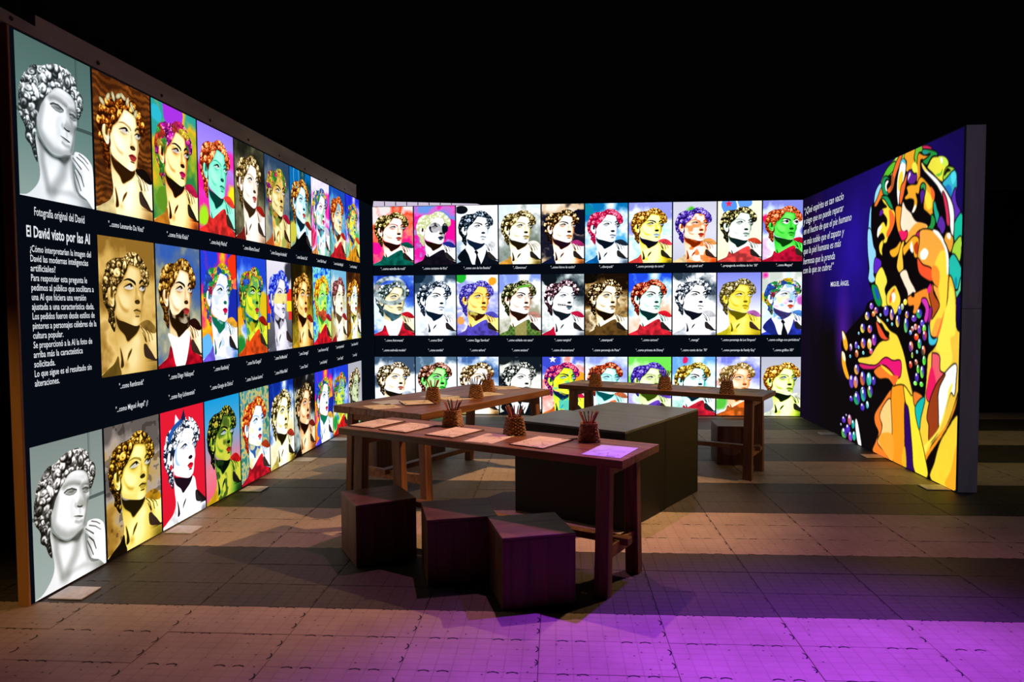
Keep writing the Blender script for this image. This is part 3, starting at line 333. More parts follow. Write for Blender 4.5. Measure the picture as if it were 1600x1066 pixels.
class Head:
    def __init__(s, shapes, seed, david=False):
        W, H = PW, PH; rng = np.random.default_rng(seed); s.david = david
        s.m = {k: fill([(x, y) for x, y in v], W, H, .001, 1 / 1430.) for k, v in shapes.items()}
        m = s.m; z = np.zeros((H, W), np.float32)
        yy, xx = np.mgrid[0:H, 0:W].astype(np.float32); s.u = xx / W; s.v = yy / H
        s.hair = np.clip(m['hair'], 0, 1)
        if not david:
            for k_, cy in (('eyeL', 541), ('eyeR', 545)): m[k_] = fill([(x, cy - 8 + (y - cy) * .72) for x, y in shapes[k_]], W, H, .001, 1 / 1430.)
        s.hl = curls(s.hair, rng, 260 if not david else 230, 7, 15, W, H) * (1.12 - .55 * np.clip((s.v - .12) * 1.6, 0, 1))
        edge = blur(s.hair, 3); s.hl = np.clip(s.hl * (.45 + .75 * edge) * (1.15 if david else 1), 0, 1)
        s.hl = np.clip(s.hl * (.55 + .9 * noise2(W, H, 16, rng, 3)), 0, 1)
        s.hair = np.clip(s.hair + (blur(s.hair, 2) > (.28 + .4 * noise2(W, H, 7, rng, 2))) * .9, 0, 1) * (1 - .0 * z)
        g = lambda a, b, r: np.exp(-((s.u - a) ** 2 + ((s.v - b) * 1.43) ** 2) / r ** 2)
        f = .7 + z
        f += .24 * g(.4, .46, .15) + .24 * g(.56, .26, .12) + .2 * g(.6, .62, .07) + .22 * g(.66, .42, .05) - .3 * np.clip((s.v - .52) * 4, 0, 1) * np.clip((.45 - s.u) * 6, 0, 1) - .25 * np.clip((s.u - .7) * 8, 0, 1)
        f -= .62 * blur(m['hair'], 4) * (1 - m['hair']) * 1.2
        if 'side' in m: f -= .3 * blur(m['side'], 3)
        f -= .5 * blur(m['cheek'], 3)
        if not david: f -= .3 * g(.48, .36, .07) + .22 * g(.74, .36, .06)
        f -= .75 * blur(m['eyeL'], 3) * .5 + .5 * blur(m['eyeR'], 3) * .5
        f -= .42 * (m['browL'] + m['browR']) * (1 if not david else .7)
        f -= .6 * m['nost'] + .3 * blur(m['nose'], 2)
        f -= .25 * m['lip'] + .7 * m['mouth']
        if 'under' in m: f -= .55 * m['under']
        if david:
            f += .1 * g(.5, .3, .12) + .15 * g(.45, .48, .1); f -= .3 * blur(m['eyeL'], 3) + .3 * blur(m['eyeR'], 3)
        s.face = np.clip(f, 0, 1)
        n = .66 + z + .3 * g(.5, .88, .18) + .2 * g(.62, .75, .08) - .25 * g(.3, .6, .1) - .35 * g(.95, 1.0, .16) - .3 * g(.42, .93, .05) - .2 * np.clip((s.u - .74) * 6, 0, 1) * (s.v < .93)
        n -= 1.0 * blur(m['chin'], 2 if not david else 4) * (1 if not david else .8)
        if 'sinew' in m: n -= .8 * blur(m['sinew'], 1) + .8 * blur(m['sinew2'], 1)
        s.neck = np.clip(n, 0, 1)
        hnd = .8 + z + .15 * g(.93, .74, .1) - .25 * g(.78, .78, .08)
        def line(pts, w):
            d = np.full((H, W), 9., np.float32)
            for (x0, y0), (x1, y1) in zip(pts, pts[1:]):
                t = np.clip(((s.u - x0) * (x1 - x0) + (s.v - y0) * (y1 - y0) * 2.04) / ((x1 - x0) ** 2 + (y1 - y0) ** 2 * 2.04 + 1e-9), 0, 1)
                d = np.minimum(d, np.hypot(s.u - x0 - t * (x1 - x0), (s.v - y0 - t * (y1 - y0)) * 1.43))
            return np.clip(1.4 - d / w, 0, 1)
        s.line = line
        if david: L4 = [DLINES[k] for k in ('f1', 'f2', 'f3', 'f4', 'f5')]
        else: L4 = [[(.7, .655), (.77, .7), (.8, .77)], [(.76, .66), (.84, .71), (.86, .77)], [(.735, .7), (.78, .755), (.79, .81)], [(.82, .675), (.9, .72), (.92, .76)]]
        for q in L4: hnd -= .6 * line(q, .008)
        s.hand = np.clip(hnd, 0, 1)
        s.clouds = [noise2(W, H, 60, rng, 4), noise2(W, H, 34, rng, 4), noise2(W, H, 18, rng, 2), noise2(W, H, 42, rng, 3)]
        s.patch = [noise2(W, H, c, rng, 2) for c in (26, 22, 30, 16, 24)]
    def paint(s, bg, hair, skin, cloth, over, opt='', blobs=(), mix=(), lips=None):
        """bg, hair, skin: lists of hex colours dark..light; opt: words naming drawn features"""
        m = s.m; W, H = PW, PH; o = opt.split()
        def ramp(L, cols):
            cols = [hexc(c) for c in cols]; n = len(cols) - 1; L = np.clip(L, 0, 1) * n
            i = np.clip(L.astype(int), 0, n - 1); f = (L - i)[..., None]; C = np.array(cols)
            return C[i] * (1 - f) + C[i + 1] * f
        def con(L, k):
            return np.clip(.5 + (L - .5) * k, 0, 1)
        k = 1.8 if 'hard' in o else 1.25
        c0, c1, c2, c3 = s.clouds
        if 'flat' in o: L = s.v * .9 + .05
        elif 'rows' in o: L = con(c1, 2) * .5 + s.v * .5
        else: L = con(c0 * .7 + s.v * .3, 2.6)
        img = ramp(L, bg)
        def put(mask, col):
            nonlocal img
            img = img * (1 - mask[..., None]) + col * mask[..., None]
        for (a, b, r, c) in blobs:
            d = np.sqrt((s.u - a) ** 2 + ((s.v - b) * 1.43) ** 2) + (c1 - .5) * .12
            put(np.clip((r - d) * (60 if 'hard' in o else 14), 0, 1), hexc(c))
        if 'wood' in o:
            put(.55 * np.clip(con(np.sin(s.v * 120 + c1 * 14) * .5 + .5, 1.4), 0, 1), hexc('1c0a04'))
        if 'dabs' in o:
            img = ramp(con(s.patch[3], 2.4), bg)
        # neck, clothes
        nk = con(s.neck, k); col = ramp(nk, skin)
        if mix:
            for j, c in enumerate(mix):
                t = np.clip((s.patch[(j + 1) % 5] - .57) * 9, 0, 1)[..., None]
                col = col * (1 - t * .8) + hexc(c) * t * .8
        put(m['neck'], col)
        fold = con(c2, 1.6)
        cl = [('%02x%02x%02x' % tuple(int(v * 110) for v in hexc(cloth))), cloth]
        if 'tunic' in o or 'suit' in o: put(m['tunic'], ramp(.35 + .65 * con(c2, 2.2), cl))
        elif 'robe' in m: put(m['robe'], ramp(.5 + .5 * fold, cl))
        if 'suit' in o:
            put(m['collarL'], ramp(.2 + .3 * fold, cl)); put(m['collarV'], np.array([.93, .95, .97]))
            put(m['chin'] * .9, hexc(skin[0])); put(m['tie'], hexc('0a0d14'))
        if 'collar' in o:
            put(m['collarV'], hexc('f4f4f0')); put(m['chin'] * .85, hexc(skin[0]))
        if 'vest' in o:
            t = (np.sin(s.u * 60) * np.sin(s.v * 70) > .2) * m['tunic'] * .5; put(t.astype(np.float32), hexc('20300e'))
            put(m['tunic'] * (np.abs(s.u - .52) < .14) * (s.v > .76) * .8, hexc('a8985a'))
        # arm shadow, hand, drape
        if 'pit' in m: put(m['pit'] * .92, hexc('14100f' if 'hard' in o or 'suit' in o else '2a1a16') if over != 'none' else hexc(skin[0]))
        if 'nohand' not in o:
            h = con(s.hand, k); hc = ramp(h, skin)
            put(m['hand'], hc)
            if s.david: put(m['arm'] * .5, hexc(skin[0]))
            elif over not in ('-', 'none'):
                put(m['cloth'], ramp(.4 + .6 * fold, ['%02x%02x%02x' % tuple(int(v * 120) for v in hexc(over)), over]))
        # hair behind, face, ear
        fc = ramp(con(s.face, k), skin)
        if mix:
            for j, c in enumerate(mix):
                t = np.clip((s.patch[j % 5] - .57) * 8, 0, 1)[..., None] * s.face[..., None]
                fc = fc * (1 - t * .8) + hexc(c) * t * .8
        hr = [hexc(c) for c in hair]
        hcol = ramp(con(s.hl * 1.25, 1.3 * k), hair)
        if 'flowers' in o:
            for j, c in enumerate(['e8287a', 'd020b0', 'e84a30', 'f4d040', '50b040']):
                t = (s.patch[(j + 2) % 5] > .6)[..., None]
                hcol = np.where(t, hexc(c) * (.45 + .75 * s.hl[..., None]), hcol)
        if 'multi' in o:
            for j, c in enumerate(['e02860', 'f4c820', '30b050', '3060d8']):
                t = (s.patch[(j + 1) % 5] > .58)[..., None]
                hcol = np.where(t, hexc(c) * (.5 + .7 * s.hl[..., None]), hcol)
        put(m['face'], fc)
        put(m['ear'], ramp(con(.9 - .75 * s.line([(.175, .3), (.2, .27), (.215, .33), (.2, .42)], .03) - .35 * s.line([(.13, .38), (.15, .45), (.19, .47)], .02), k), skin) if not s.david else hexc(skin[1]))
        hm = s.hair * (1 - m['face'] * .0)
        keep = np.clip(m['hair'] + (s.hair - m['hair']) * (1 - m['face'] * .75), 0, 1) * (1 - m['ear'] * (0 if s.david else 1))
        put(keep, np.clip(hcol, 0, 1))
        if lips: put(m['lip'], hexc(lips)); put(m['mouth'] * .9, hexc(lips) * .3)
        # eyes
        if s.david:
            dk = hexc(skin[0]); md = hexc(skin[1]) * .8
            for k_, w_, b_, a_, c_ in (('brow', .03, 2, .75, md), ('browr', .024, 2, .7, md), ('noser', .03, 2, .7, md), ('jaw', .045, 3, .55, md), ('phil', .012, 1, .3, md), ('cheekl', .04, 4, .22, md), ('temple', .04, 3, .5, md),
                                       ('neckl', .035, 3, .6, md), ('neckr', .06, 5, .6, md), ('neckr2', .04, 2, .6, md), ('clav', .03, 3, .35, md), ('fore', .03, 3, .25, md), ('mouthu', .018, 1, .6, md), ('nosew', .01, 1, .5, md),
                                       ('lid', .009, 0, .95, dk), ('lid2', .006, 0, .6, dk), ('lidr', .009, 0, .9, dk), ('lidr2', .006, 0, .6, dk), ('ear1', .02, 1, .7, dk), ('ear2', .016, 1, .5, dk)):
                t = s.line(DLINES[k_], w_); put((blur(t, b_) if b_ else t) * a_, c_)
        else:
            ew = hexc('f4f6f8'); ic = hexc('3070d0' if 'blue' in o else '181818')
            big = 1.6 if 'bigeyes' in o else 1
            put(m['eyeL'] * .7, ew); put(m['eyeR'] * .7, ew)
            for (a, b) in ((.545, .253 * 1.43 * 1), (.765, .262 * 1.43)):
                b = b / 1.43 + .088
                if big > 1: put(np.clip((.075 - np.hypot(s.u - a + .02, (s.v - b) * 1.43)) * 60, 0, 1), ew)
                put(np.clip((.024 * big - np.hypot(s.u - a, (s.v - b) * 1.43)) * 90, 0, 1), ic)
            dark = hexc(skin[0]) * .35
            put(m['lidL'], dark); put(m['lidR'], dark); 
            if 'brow' in o:
                put(m['browL'], hexc('140c08')); put(m['browR'], hexc('140c08'))
        if 'beard' in o: put(m['beard'] * np.clip(.35 + con(c2, 3), 0, 1) * (1 - m['lip']), hexc(hair[0]) * .8)
        if 'redbeard' in o: put(m['beard'] * (1 - m['lip']) * .85, hexc('d83820') * (.6 + .5 * fold[..., None]))
        if 'mask' in o: put(m['mask'] * np.clip(.3 + con(s.patch[0], 5), 0, 1), hexc('0c1018'))
        if 'stitch' in o:
            t = (np.abs(s.v - .5 - .1 * (s.u - .45) + .16 * (s.u - .5) ** 2) < .006) * (s.u > .36) * (s.u < .72) * m['face']
            put(t.astype(np.float32), hexc('101018'))
            t = (np.abs(s.v - .5) < .02) * (np.sin(s.u * 130) > .6) * (s.u > .36) * (s.u < .58) * m['face']
            put(t.astype(np.float32), hexc('101018'))
        if 'helmet' in o:
            d = np.hypot((s.u - .42) / .42, (s.v - .25) / .24); ringm = ((d > .72) * (d < 1.02) * (s.v < .5) * (s.u < .8)).astype(np.float32)
            put(blur(ringm, 1) * .9, ramp(con(c2, 2), ['40585a', 'd8e4e4']))
        if 'scarf' in o: put(m['chin'], hexc('3a6470') * (.6 + .6 * fold[..., None]))
        if 'band' in o:
            put(((np.abs(s.v - .2 - .02 * np.sin(s.u * 6)) < .018) * (s.u > .45) * (s.u < .75)).astype(np.float32), hexc('60b030'))
        if 'hat' in o:
            d = np.hypot((s.u - .3) / .14, (s.v - .08) / .16); put(np.clip(1 - np.abs(d - .9) * 8, 0, 1) * .8, hexc('a0e0d8'))
        if 'blackhat' in o:
            put((np.hypot((s.u - .12) / .16, (s.v - .07) / .07) < 1).astype(np.float32) * (s.u > .0), hexc('0a0e16'))
        if 'star' in o or 'bigstar' in o:
            q = [(250 + 190 * (1 if j % 2 == 0 else .42) * .5 * math.sin(j * math.pi / 5), 60 - 190 * (1 if j % 2 == 0 else .42) * .5 * math.cos(j * math.pi / 5)) for j in range(10)]
            put(fill(q, W, H, .001, 1 / 1430., 2, False), hexc('e02858' if 'star' in o else 'f4f4ff'))
        if 'leafy' in o:
            for a in range(7):
                x = 330 + a * 42
                put(fill([(x, 190), (x - 30 + a * 6, 90 - 30 * (a % 2)), (x + 45, 170)], W, H, .001, 1 / 1430., 2, False), hexc('f8fafc'))
        if 'garland' in o:
            for (x, y, a) in ((.14, .2, .6), (.24, .15, 2.2), (.33, .13, 1.2), (.42, .11, 2.6), (.5, .1, .5), (.58, .12, 2.0), (.66, .15, .9), (.72, .19, 2.0)):
                t = np.hypot(((s.u - x) * math.cos(a) + (s.v - y) * 1.43 * math.sin(a)) / .055, (-(s.u - x) * math.sin(a) + (s.v - y) * 1.43 * math.cos(a)) / .028)
                put(np.clip((1 - t) * 8, 0, 1), hexc('e4dca8') * (1 - .35 * np.clip(t, 0, 1)[..., None]))
        if 'bow' in o:
            for q, c in (([(300, 200), (330, 60), (430, 170)], 'f4f4fc'), ([(430, 170), (520, 20), (560, 160)], '101c40'), ([(140, 330), (260, 200), (460, 130), (480, 190), (300, 260), (180, 400)], '1c4c98'), ([(560, 150), (620, 90), (640, 190)], 'd81830')): put(fill([(x, y) for x, y in q], W, H, .001, 1 / 1430., 2, False) * .95, hexc(c))
            put(fill([(300, 520), (350, 460), (330, 620), (400, 720), (310, 680)], W, H, .001, 1 / 1430.) * .8, hexc('88b8f4'))
            put((np.hypot(s.u - .2, (s.v - .49) * 1.2) < .03).astype(np.float32), hexc('d81830'))
        if 'blocks' in o:
            for j, (x, y, w, h, c) in enumerate([(0, .38, .12, .2, 'e83020'), (.8, .3, .2, .14, 'f03020'), (.78, .44, .22, .12, 'f4d020'), (0, .58, .1, .1, '2030c0'), (.86, .56, .14, .1, 'e03028'), (0, .68, .08, .07, 'f0d020'), (.12, .5, .08, .1, 'f4c828')]):
                put(((s.u > x) * (s.u < x + w) * (s.v > y) * (s.v < y + h)).astype(np.float32) * (1 - s.m['face']) * (1 - s.m['hair']) * (1 - s.m['neck']), hexc(c))
            put(((s.v > .36) * (s.v < .47)).astype(np.float32) * m['face'] * .75, hexc('f0dc70'))
        if 'panelling' in o:
            for (a, w) in ((.78, .006), (.8, .004)): put((np.abs(s.u - a) < w).astype(np.float32) * (s.v < .45) * (1 - s.hair) * .45, hexc('263434'))
            t = (np.abs(s.v - .47 - .0 * s.u) < .012).astype(np.float32) * (1 - m['face']) * (1 - s.hair) * (1 - m['neck']) * (1 - m['hand']); put(t * .6, hexc('26302e'))
        if 'specks' in o: put((s.patch[3] > .7) * .4 * (1 - m['face']) * (1 - m['neck']) * (1 - m['hand']) * (1 - s.hair), hexc('20180c'))
        if 'streaks' in o:
            put(np.clip(con(np.sin((s.u - .2) * 40 + s.v * 22 + c1 * 5) * .5 + .5, 1.5) - .4, 0, 1) * .5 * (1 - m['face'] * .6), hexc('f8f8f0'))
        img = np.clip(img, 0, 1)
        return np.concatenate([img[::-1], np.ones((H, W, 1), np.float32)], 2)
def mural_image(W=900, H=640):
    rng = np.random.default_rng(5)
    yy, xx = np.mgrid[0:H, 0:W].astype(np.float32); u = xx / W; v = yy / H
    n = noise2(W, H, 140, rng, 4)
    base = hexc('12083f') * np.ones((H, W, 3), np.float32)
    t = np.clip(1.3 - np.hypot((u - .42) / .4, (v - .3) / .42), 0, 1)[..., None] * (n[..., None] * .9 + .35)
    base = base * (1 - t) + hexc('24128c') * t
    t = np.clip((v - .47) * 7, 0, 1)[..., None]; base = base * (1 - t) + hexc('0d090b') * t
    t = np.clip(1 - np.hypot((u - .62) / .08, (v - .62 + (u - .6) * .5) / .26), 0, 1)[..., None]; base = base * (1 - t) + hexc('4a1a96') * t
    t = np.clip(1 - np.hypot((u - .86) / .09, (v - .3) / .4), 0, 1)[..., None] * .8; base = base * (1 - t) + hexc('40156e') * t
    t = np.clip((v - .42 - .25 * np.clip(.75 - u, 0, 1)) * 4.5 + (u - .93) * 3 * (v > .2), 0, 1)[..., None]
    t = np.maximum(t * (np.abs(u - .63) > .09)[..., None], np.clip((u - .7) * 5, 0, 1)[..., None] * np.clip((v - .4) * 6, 0, 1)[..., None])
    t = np.maximum(t, np.clip((v - .66) * 8, 0, 1)[..., None])
    base = base * (1 - t) + hexc('0d090b') * t
    t = np.clip((u - .76) * 5, 0, 1)[..., None] * .7; base = base * (1 - t) + hexc('120a20') * t
    img = base
    for col, w, fl in MURAL:
        pts = np.array(fl, np.float32).reshape(-1, 2)
        m = fill(pts, W, H, .001, .001, 1)
        if m.max() <= 0: continue
        ys, xs = np.nonzero(m > 0); a, b, c, d = ys.min(), ys.max() + 1, xs.min(), xs.max() + 1
        a, c = max(0, a - 4), max(0, c - 4); b, d = min(H, b + 4), min(W, d + 4); mm = m[a:b, c:d]; sub = img[a:b, c:d]
        if w:
            o = np.clip(blur(mm, 2) * 3.2, 0, 1)[..., None]; sub[:] = sub * (1 - o) + hexc('0b0708') * o
        mm = np.clip(blur(mm, 1) * 1.0, 0, 1)[..., None]
        cc = hexc(col)
        gr = (np.clip(.5 + (n[a:b, c:d] - .5) * 2.2, 0, 1))[..., None] * (.22 if w else .08)
        sub[:] = sub * (1 - mm) + np.clip(cc * (1 - gr) + (cc * .25 + np.array([.75, .7, .45]) * .75 * cc.mean()) * gr, 0, 1) * mm
    for x, y, rx, ry, c1, c2 in BUBBLES:
        cx, cy, ax, ay = x * W / 1000, y * H / 1000, max(1.6, rx * W / 1000), max(1.6, ry * H / 1000)
        a, b, c, d = int(max(0, cy - ay - 2)), int(min(H, cy + ay + 3)), int(max(0, cx - ax - 2)), int(min(W, cx + ax + 3))
        if b <= a or d <= c: continue
        X = (xx[a:b, c:d] - cx) / ax; Y = (yy[a:b, c:d] - cy) / ay; r = np.hypot(X, Y)
        t = np.clip(.5 + (X + Y) * .8, 0, 1)[..., None]
        col = hexc(c1) * (1 - t) + hexc(c2) * t
        rim = np.clip((r - .8) * 4, 0, 1)[..., None]; col = col * (1 - rim * .7)
        hl = np.clip((.38 - np.hypot(X - .25, Y + .5)) * 6, 0, 1)[..., None]; col = col * (1 - hl) + hl
        m = np.clip((1 - r) * min(ax, ay), 0, 1)[..., None]; img[a:b, c:d] = img[a:b, c:d] * (1 - m) + col * m
    # u runs from the near end of the wall to the far end; the print is seen from inside, so flip both ways
    img = np.clip(img, 0, 1)[::-1, ::-1]
    return np.concatenate([img, np.ones((H, W, 1), np.float32)], 2)
# one entry per print: background, hair, skin (dark to light), clothes, drape over the hand, drawn features, ...
MARBLE = ['2c3030', '8d9496', 'd5dade', 'f6f9ff']
SEPIA = ['140c04', '8a5c1c', 'd8a850', 'fff0c0']
LEFT = [
 [('D', dict(bg=['46605c', '5d7a76', '8a9c98'], hair=['1c2222', '6a7274', 'c4ccd0', 'f2f6fc'], skin=MARBLE, cloth='808080', over='-', opt='flat panelling')),
  ('B', dict(bg=['5a2c0c', '8a4a16', '3a1a08'], hair=['240c02', '8a3a0a', 'e08a24', 'ffd868'], skin=['2c1604', 'b88a48', 'f4e2a4', 'fffce0'], cloth='f4dc98', over='140c08', opt='wood garland', lips='a8302c')),
  ('A', dict(bg=['2a9a90', 'e8b020', '8aa82a', '2a7a40'], hair=['30083c', 'b01890', 'f04890', 'ffa0d0'], skin=['180c06', 'c85a1c', 'f4b860', 'fff6b0'], cloth='c87a20', over='c01848', opt='flowers brow hard', blobs=[(.45, .04, .22, 'a030d8'), (.1, .1, .12, '2ab0c8'), (.2, .8, .14, '5a8a20')], lips='c0185a')),
  ('A', dict(bg=['8a70e8', 'a890f0', 'e828a8', 'f020a0'], hair=['5a1404', 'e0501c', 'f8a050', 'ffe0a0'], skin=['083830', '40b898', '78e8c8', 'a8f4dc'], cloth='f0302c', over='f03c30', opt='tunic flat', blobs=[(.05, .5, .22, 'f01898'), (.95, .25, .16, 'f030b0'), (.95, .6, .2, 'f0e020'), (.12, .86, .17, 'a0e020')])),
  ('B', dict(bg=['1c1c14', '4a4834', '8a8664'], hair=['281a08', '8a6a34', 'd8c080', 'fff4c8'], skin=['302010', 'c09c80', 'f8e4d4', 'fffaf6'], cloth='7c1c14', over='b82018', opt='robe', lips='c05850')),
  ('C', dict(bg=['28405c', '687480', 'b0a888'], hair=['201004', '8a7024', 'c0b850', 'f0e8b0'], skin=['1c1006', '9a7430', 'd8c078', 'fff4c0'], cloth='c85020', over='b01838', opt='flowers brow', mix=['e0a030', '90a040'])),
  ('A', dict(bg=['0868b0', '0c3844', 'c8d8a0'], hair=['3c1004', 'a04c0c', 'e89a30', 'ffe070'], skin=['06202c', '2c90b8', 'b8ecf4', 'ffffff'], cloth='06080c', over='8c1c14', opt='tunic hat', blobs=[(.1, .78, .22, 'c8c040')], lips='d04030')),
  ('B', dict(bg=['e8e0f4', 'd8d0f0', 'e818a8'], hair=['301040', '30a0c0', 'f0d040', 'fff8e0'], skin=['301830', 'c080c8', 'f4ecf4', 'ffffff'], cloth='e08030', over='e0e0f0', opt='multi streaks', blobs=[(.95, .3, .28, 'e810a0'), (.05, .8, .2, 'd01850'), (.98, .7, .2, '6a20c0')], mix=['40c0d0', '40b060'], lips='d01060')),
  ('C', dict(bg=['1848a8', '4890d0', '90c8c8', '3a8880'], hair=['4c0c04', 'c03c10', 'f07820', 'ffb860'], skin=['4c2008', 'e08030', 'f8e0a0', 'fff8d8'], cloth='d02028', over='c82020', opt='tunic blue', mix=['5098c8'])),
  ('A', dict(bg=['2028c8', '4858e8', 'e8c8f0', '40b868'], hair=['501808', 'd84020', 'f08858', 'f8e0b0'], skin=['083060', '2078c8', 'c8e040', 'f8f080'], cloth='f0a020', over='e84020', opt='multi tunic', mix=['f0e020', '3090e0', 'e87020'])),
 ],
 [None,
  ('C', dict(bg=['8a6424', 'c8a050', 'e0bc70', '9c7430'], hair=['1c1206', '7c5c28', 'd8b468', 'ffeCb0'], skin=['2c1c08', 'a07c38', 'd0a858', 'f0d898'], cloth='6a5018', over='8a6828', opt='brow')),
  ('B', dict(bg=['3058a8', '506890', '8a9080', 'c0b890'], hair=['241004', '8c5c18', 'd8a038', 'ffd880'], skin=['201006', 'b07840', 'f0cc94', 'fff4d8'], cloth='c80c24', over='2c0c08', opt='tunic collar beard brow', lips='b03030')),
  ('A', dict(bg=['2038d0', 'e82078', 'f0c018', 'f06018'], hair=['b01050', 'f0a020', 'f8e868', '40c040'], skin=['0c6848', '8098f0', 'f4f0ff', 'ffffff'], cloth='7058e0', over='e8a830', opt='multi hard', blobs=[(.9, .5, .25, '1828a0'), (.95, .1, .2, 'e83010'), (.1, .9, .2, '60b0f0')], mix=['c0d0ff'], lips='d01040')),
  ('C', dict(bg=['1c40c8', '5080e8', 'd8e8f8', 'c8a820'], hair=['2c1c04', 'a05020', 'e0b040', 'f8f0a0'], skin=['042008', '288030', 'a0c828', 'f0e838'], cloth='f05018', over='a01810', opt='multi tunic brow', blobs=[(.95, .5, .25, 'd8b818'), (.1, .6, .2, 'e8a018'), (.1, .9, .2, '208030')], mix=['208868', 'd8c820'], lips='c03048')),
  ('B', dict(bg=['e0dce8', 'd0ccd8', '606068', '383840'], hair=['1018a0', '3048e0', '7090f0', 'c0d0ff'], skin=['1c1c24', '80808c', 'd0ccdc', 'f8f4ff'], cloth='606070', over='50505c', opt='flat blocks nohand', blobs=[(.2, .28, .12, 'e01830'), (.9, .1, .2, '303038')], mix=['d8d0e0'])),
  ('A', dict(bg=['1c1404', '3a2c0a', 'a89020'], hair=['1c0c02', '8c4c0c', 'e8a030', 'ffe890'], skin=['180a02', 'a05818', 'f0b050', 'fff0b0'], cloth='c89820', over='8c1c0c', opt='brow', lips='8c2818')),
  ('A', dict(bg=['1840d8', '40a0e8', 'a0e8d8', '58b8a0'], hair=['a03808', 'f0a010', 'f8e030', 'c8e850'], skin=['207820', '60c830', 'a0e850', 'e0f490'], cloth='e01828', over='a01c30', opt='tunic redbeard dabs', mix=['50c0a0', 'e0e030'])),
  ('C', dict(bg=['70b0d0', 'd0dce0', 'c0b070', 'a89850'], hair=['281808', '704030', 'b85868', 'f0a0b0'], skin=['5c4428', 'c8b088', 'f4ecc8', 'fffff0'], cloth='a81828', over='a02028', opt='robe', lips='a85858')),
  ('B', dict(bg=['2c1408', '603410', '8a6420'], hair=['441c04', 'c06010', 'f0b020', 'fff080'], skin=['203418', '88a880', 'e8f0e0', 'ffffff'], cloth='d0a818', over='e0c8b0', opt='specks blue', mix=['e8c040'], lips='c02828')),
 ],
 [('D', dict(bg=['74807c', '8a9690', '98a4a0'], hair=['14100c', '5c5854', 'b8b4b0', 'f0ecea'], skin=['34342c', '94968e', 'e0dfe0', 'fffdff'], cloth='808080', over='-', opt='flat panelling')),
  ('C', dict(bg=['5c5450', 'a89a90', 'b89040', '8a6020'], hair=['140a02', '6a4408', 'd8a028', 'ffe070'], skin=['1c1404', '8a7420', 'e8c850', 'fff8a8'], cloth='140c04', over='c08818', opt='robe specks')),
  ('A', dict(bg=['d81830', 'd81830', 'd01428'], hair=['101c30', 'e8f0f8', 'ffffff', 'ffffff'], skin=['1c0c18', 'f0f4fc', 'ffffff', 'ffffff'], cloth='ffffff', over='f4f4fc', opt='flat hard blue bow nohand', lips='e01828')),
  ('C', dict(bg=['0890d0', '60a0c8', 'e07888', 'e85070'], hair=['040804', '1c2c10', '688020', 'c8b040'], skin=['040c04', '24501c', '6a9c28', 'c8c840'], cloth='d8a818', over='c81818', opt='hard brow blue flat', mix=['1a3a14'], lips='b02020')),
  ('B', dict(bg=['4890a0', 'd8b058', '88b090', '307868'], hair=['781808', 'e04818', 'f09030', 'ffe070'], skin=['2858a0', '88b8e0', 'f4f8f0', 'ffffff'], cloth='d01828', over='c04018', opt='dabs tunic', mix=['f0e0a0'], lips='d03848')),
  ('A', dict(bg=['0c2890', '3868c8', 'f0f4e8', 'e8dca0'], hair=['201804', '886820', 'e0d080', 'fffce0'], skin=['1c1404', 'a08828', 'f4e890', 'fffff0'], cloth='c8b050', over='a83020', opt='hard')),
  ('B', dict(bg=['0c0a0c', '1c1a1c', '90a0a0', 'e0d8b8'], hair=['0c0602', '4a3418', 'b09458', 'f0e4b8'], skin=['180802', '8c4820', 'e8a868', 'fff0c8'], cloth='180c06', over='8c2018', opt='robe', lips='9c3020')),
  ('A', dict(bg=['2838d8', 'f01888', 'f8c010', 'e84010'], hair=['c01060', 'f09020', 'f8e860', '30b048'], skin=['107050', '90a8f8', 'f8f4ff', 'ffffff'], cloth='5048e0', over='e0b040', opt='multi hard', blobs=[(.9, .55, .22, '182898'), (.3, .8, .2, '3060e0')], lips='e01030')),
  ('C', dict(bg=['1c38d0', '6088f0', 'f0f4ff', 'f0c020'], hair=['501008', 'd02820', 'e88058', 'f0e0a0'], skin=['0c5040', '2890c0', 'a8d838', 'f8f060'], cloth='e02020', over='f08820', opt='multi tunic blue', blobs=[(.15, .8, .2, '209840')], mix=['2878e0', 'e8c820'])),
  ('B', dict(bg=['a8a8b4', 'b0b0b8', 'c8c8cc'], hair=['141408', '8a6c48', 'e8c490', 'fff0d0'], skin=['0c1408', '506038', '98a878', 'd0dcb0'], cloth='90a070', over='e0e0e0', opt='flat hard')),
 ]]
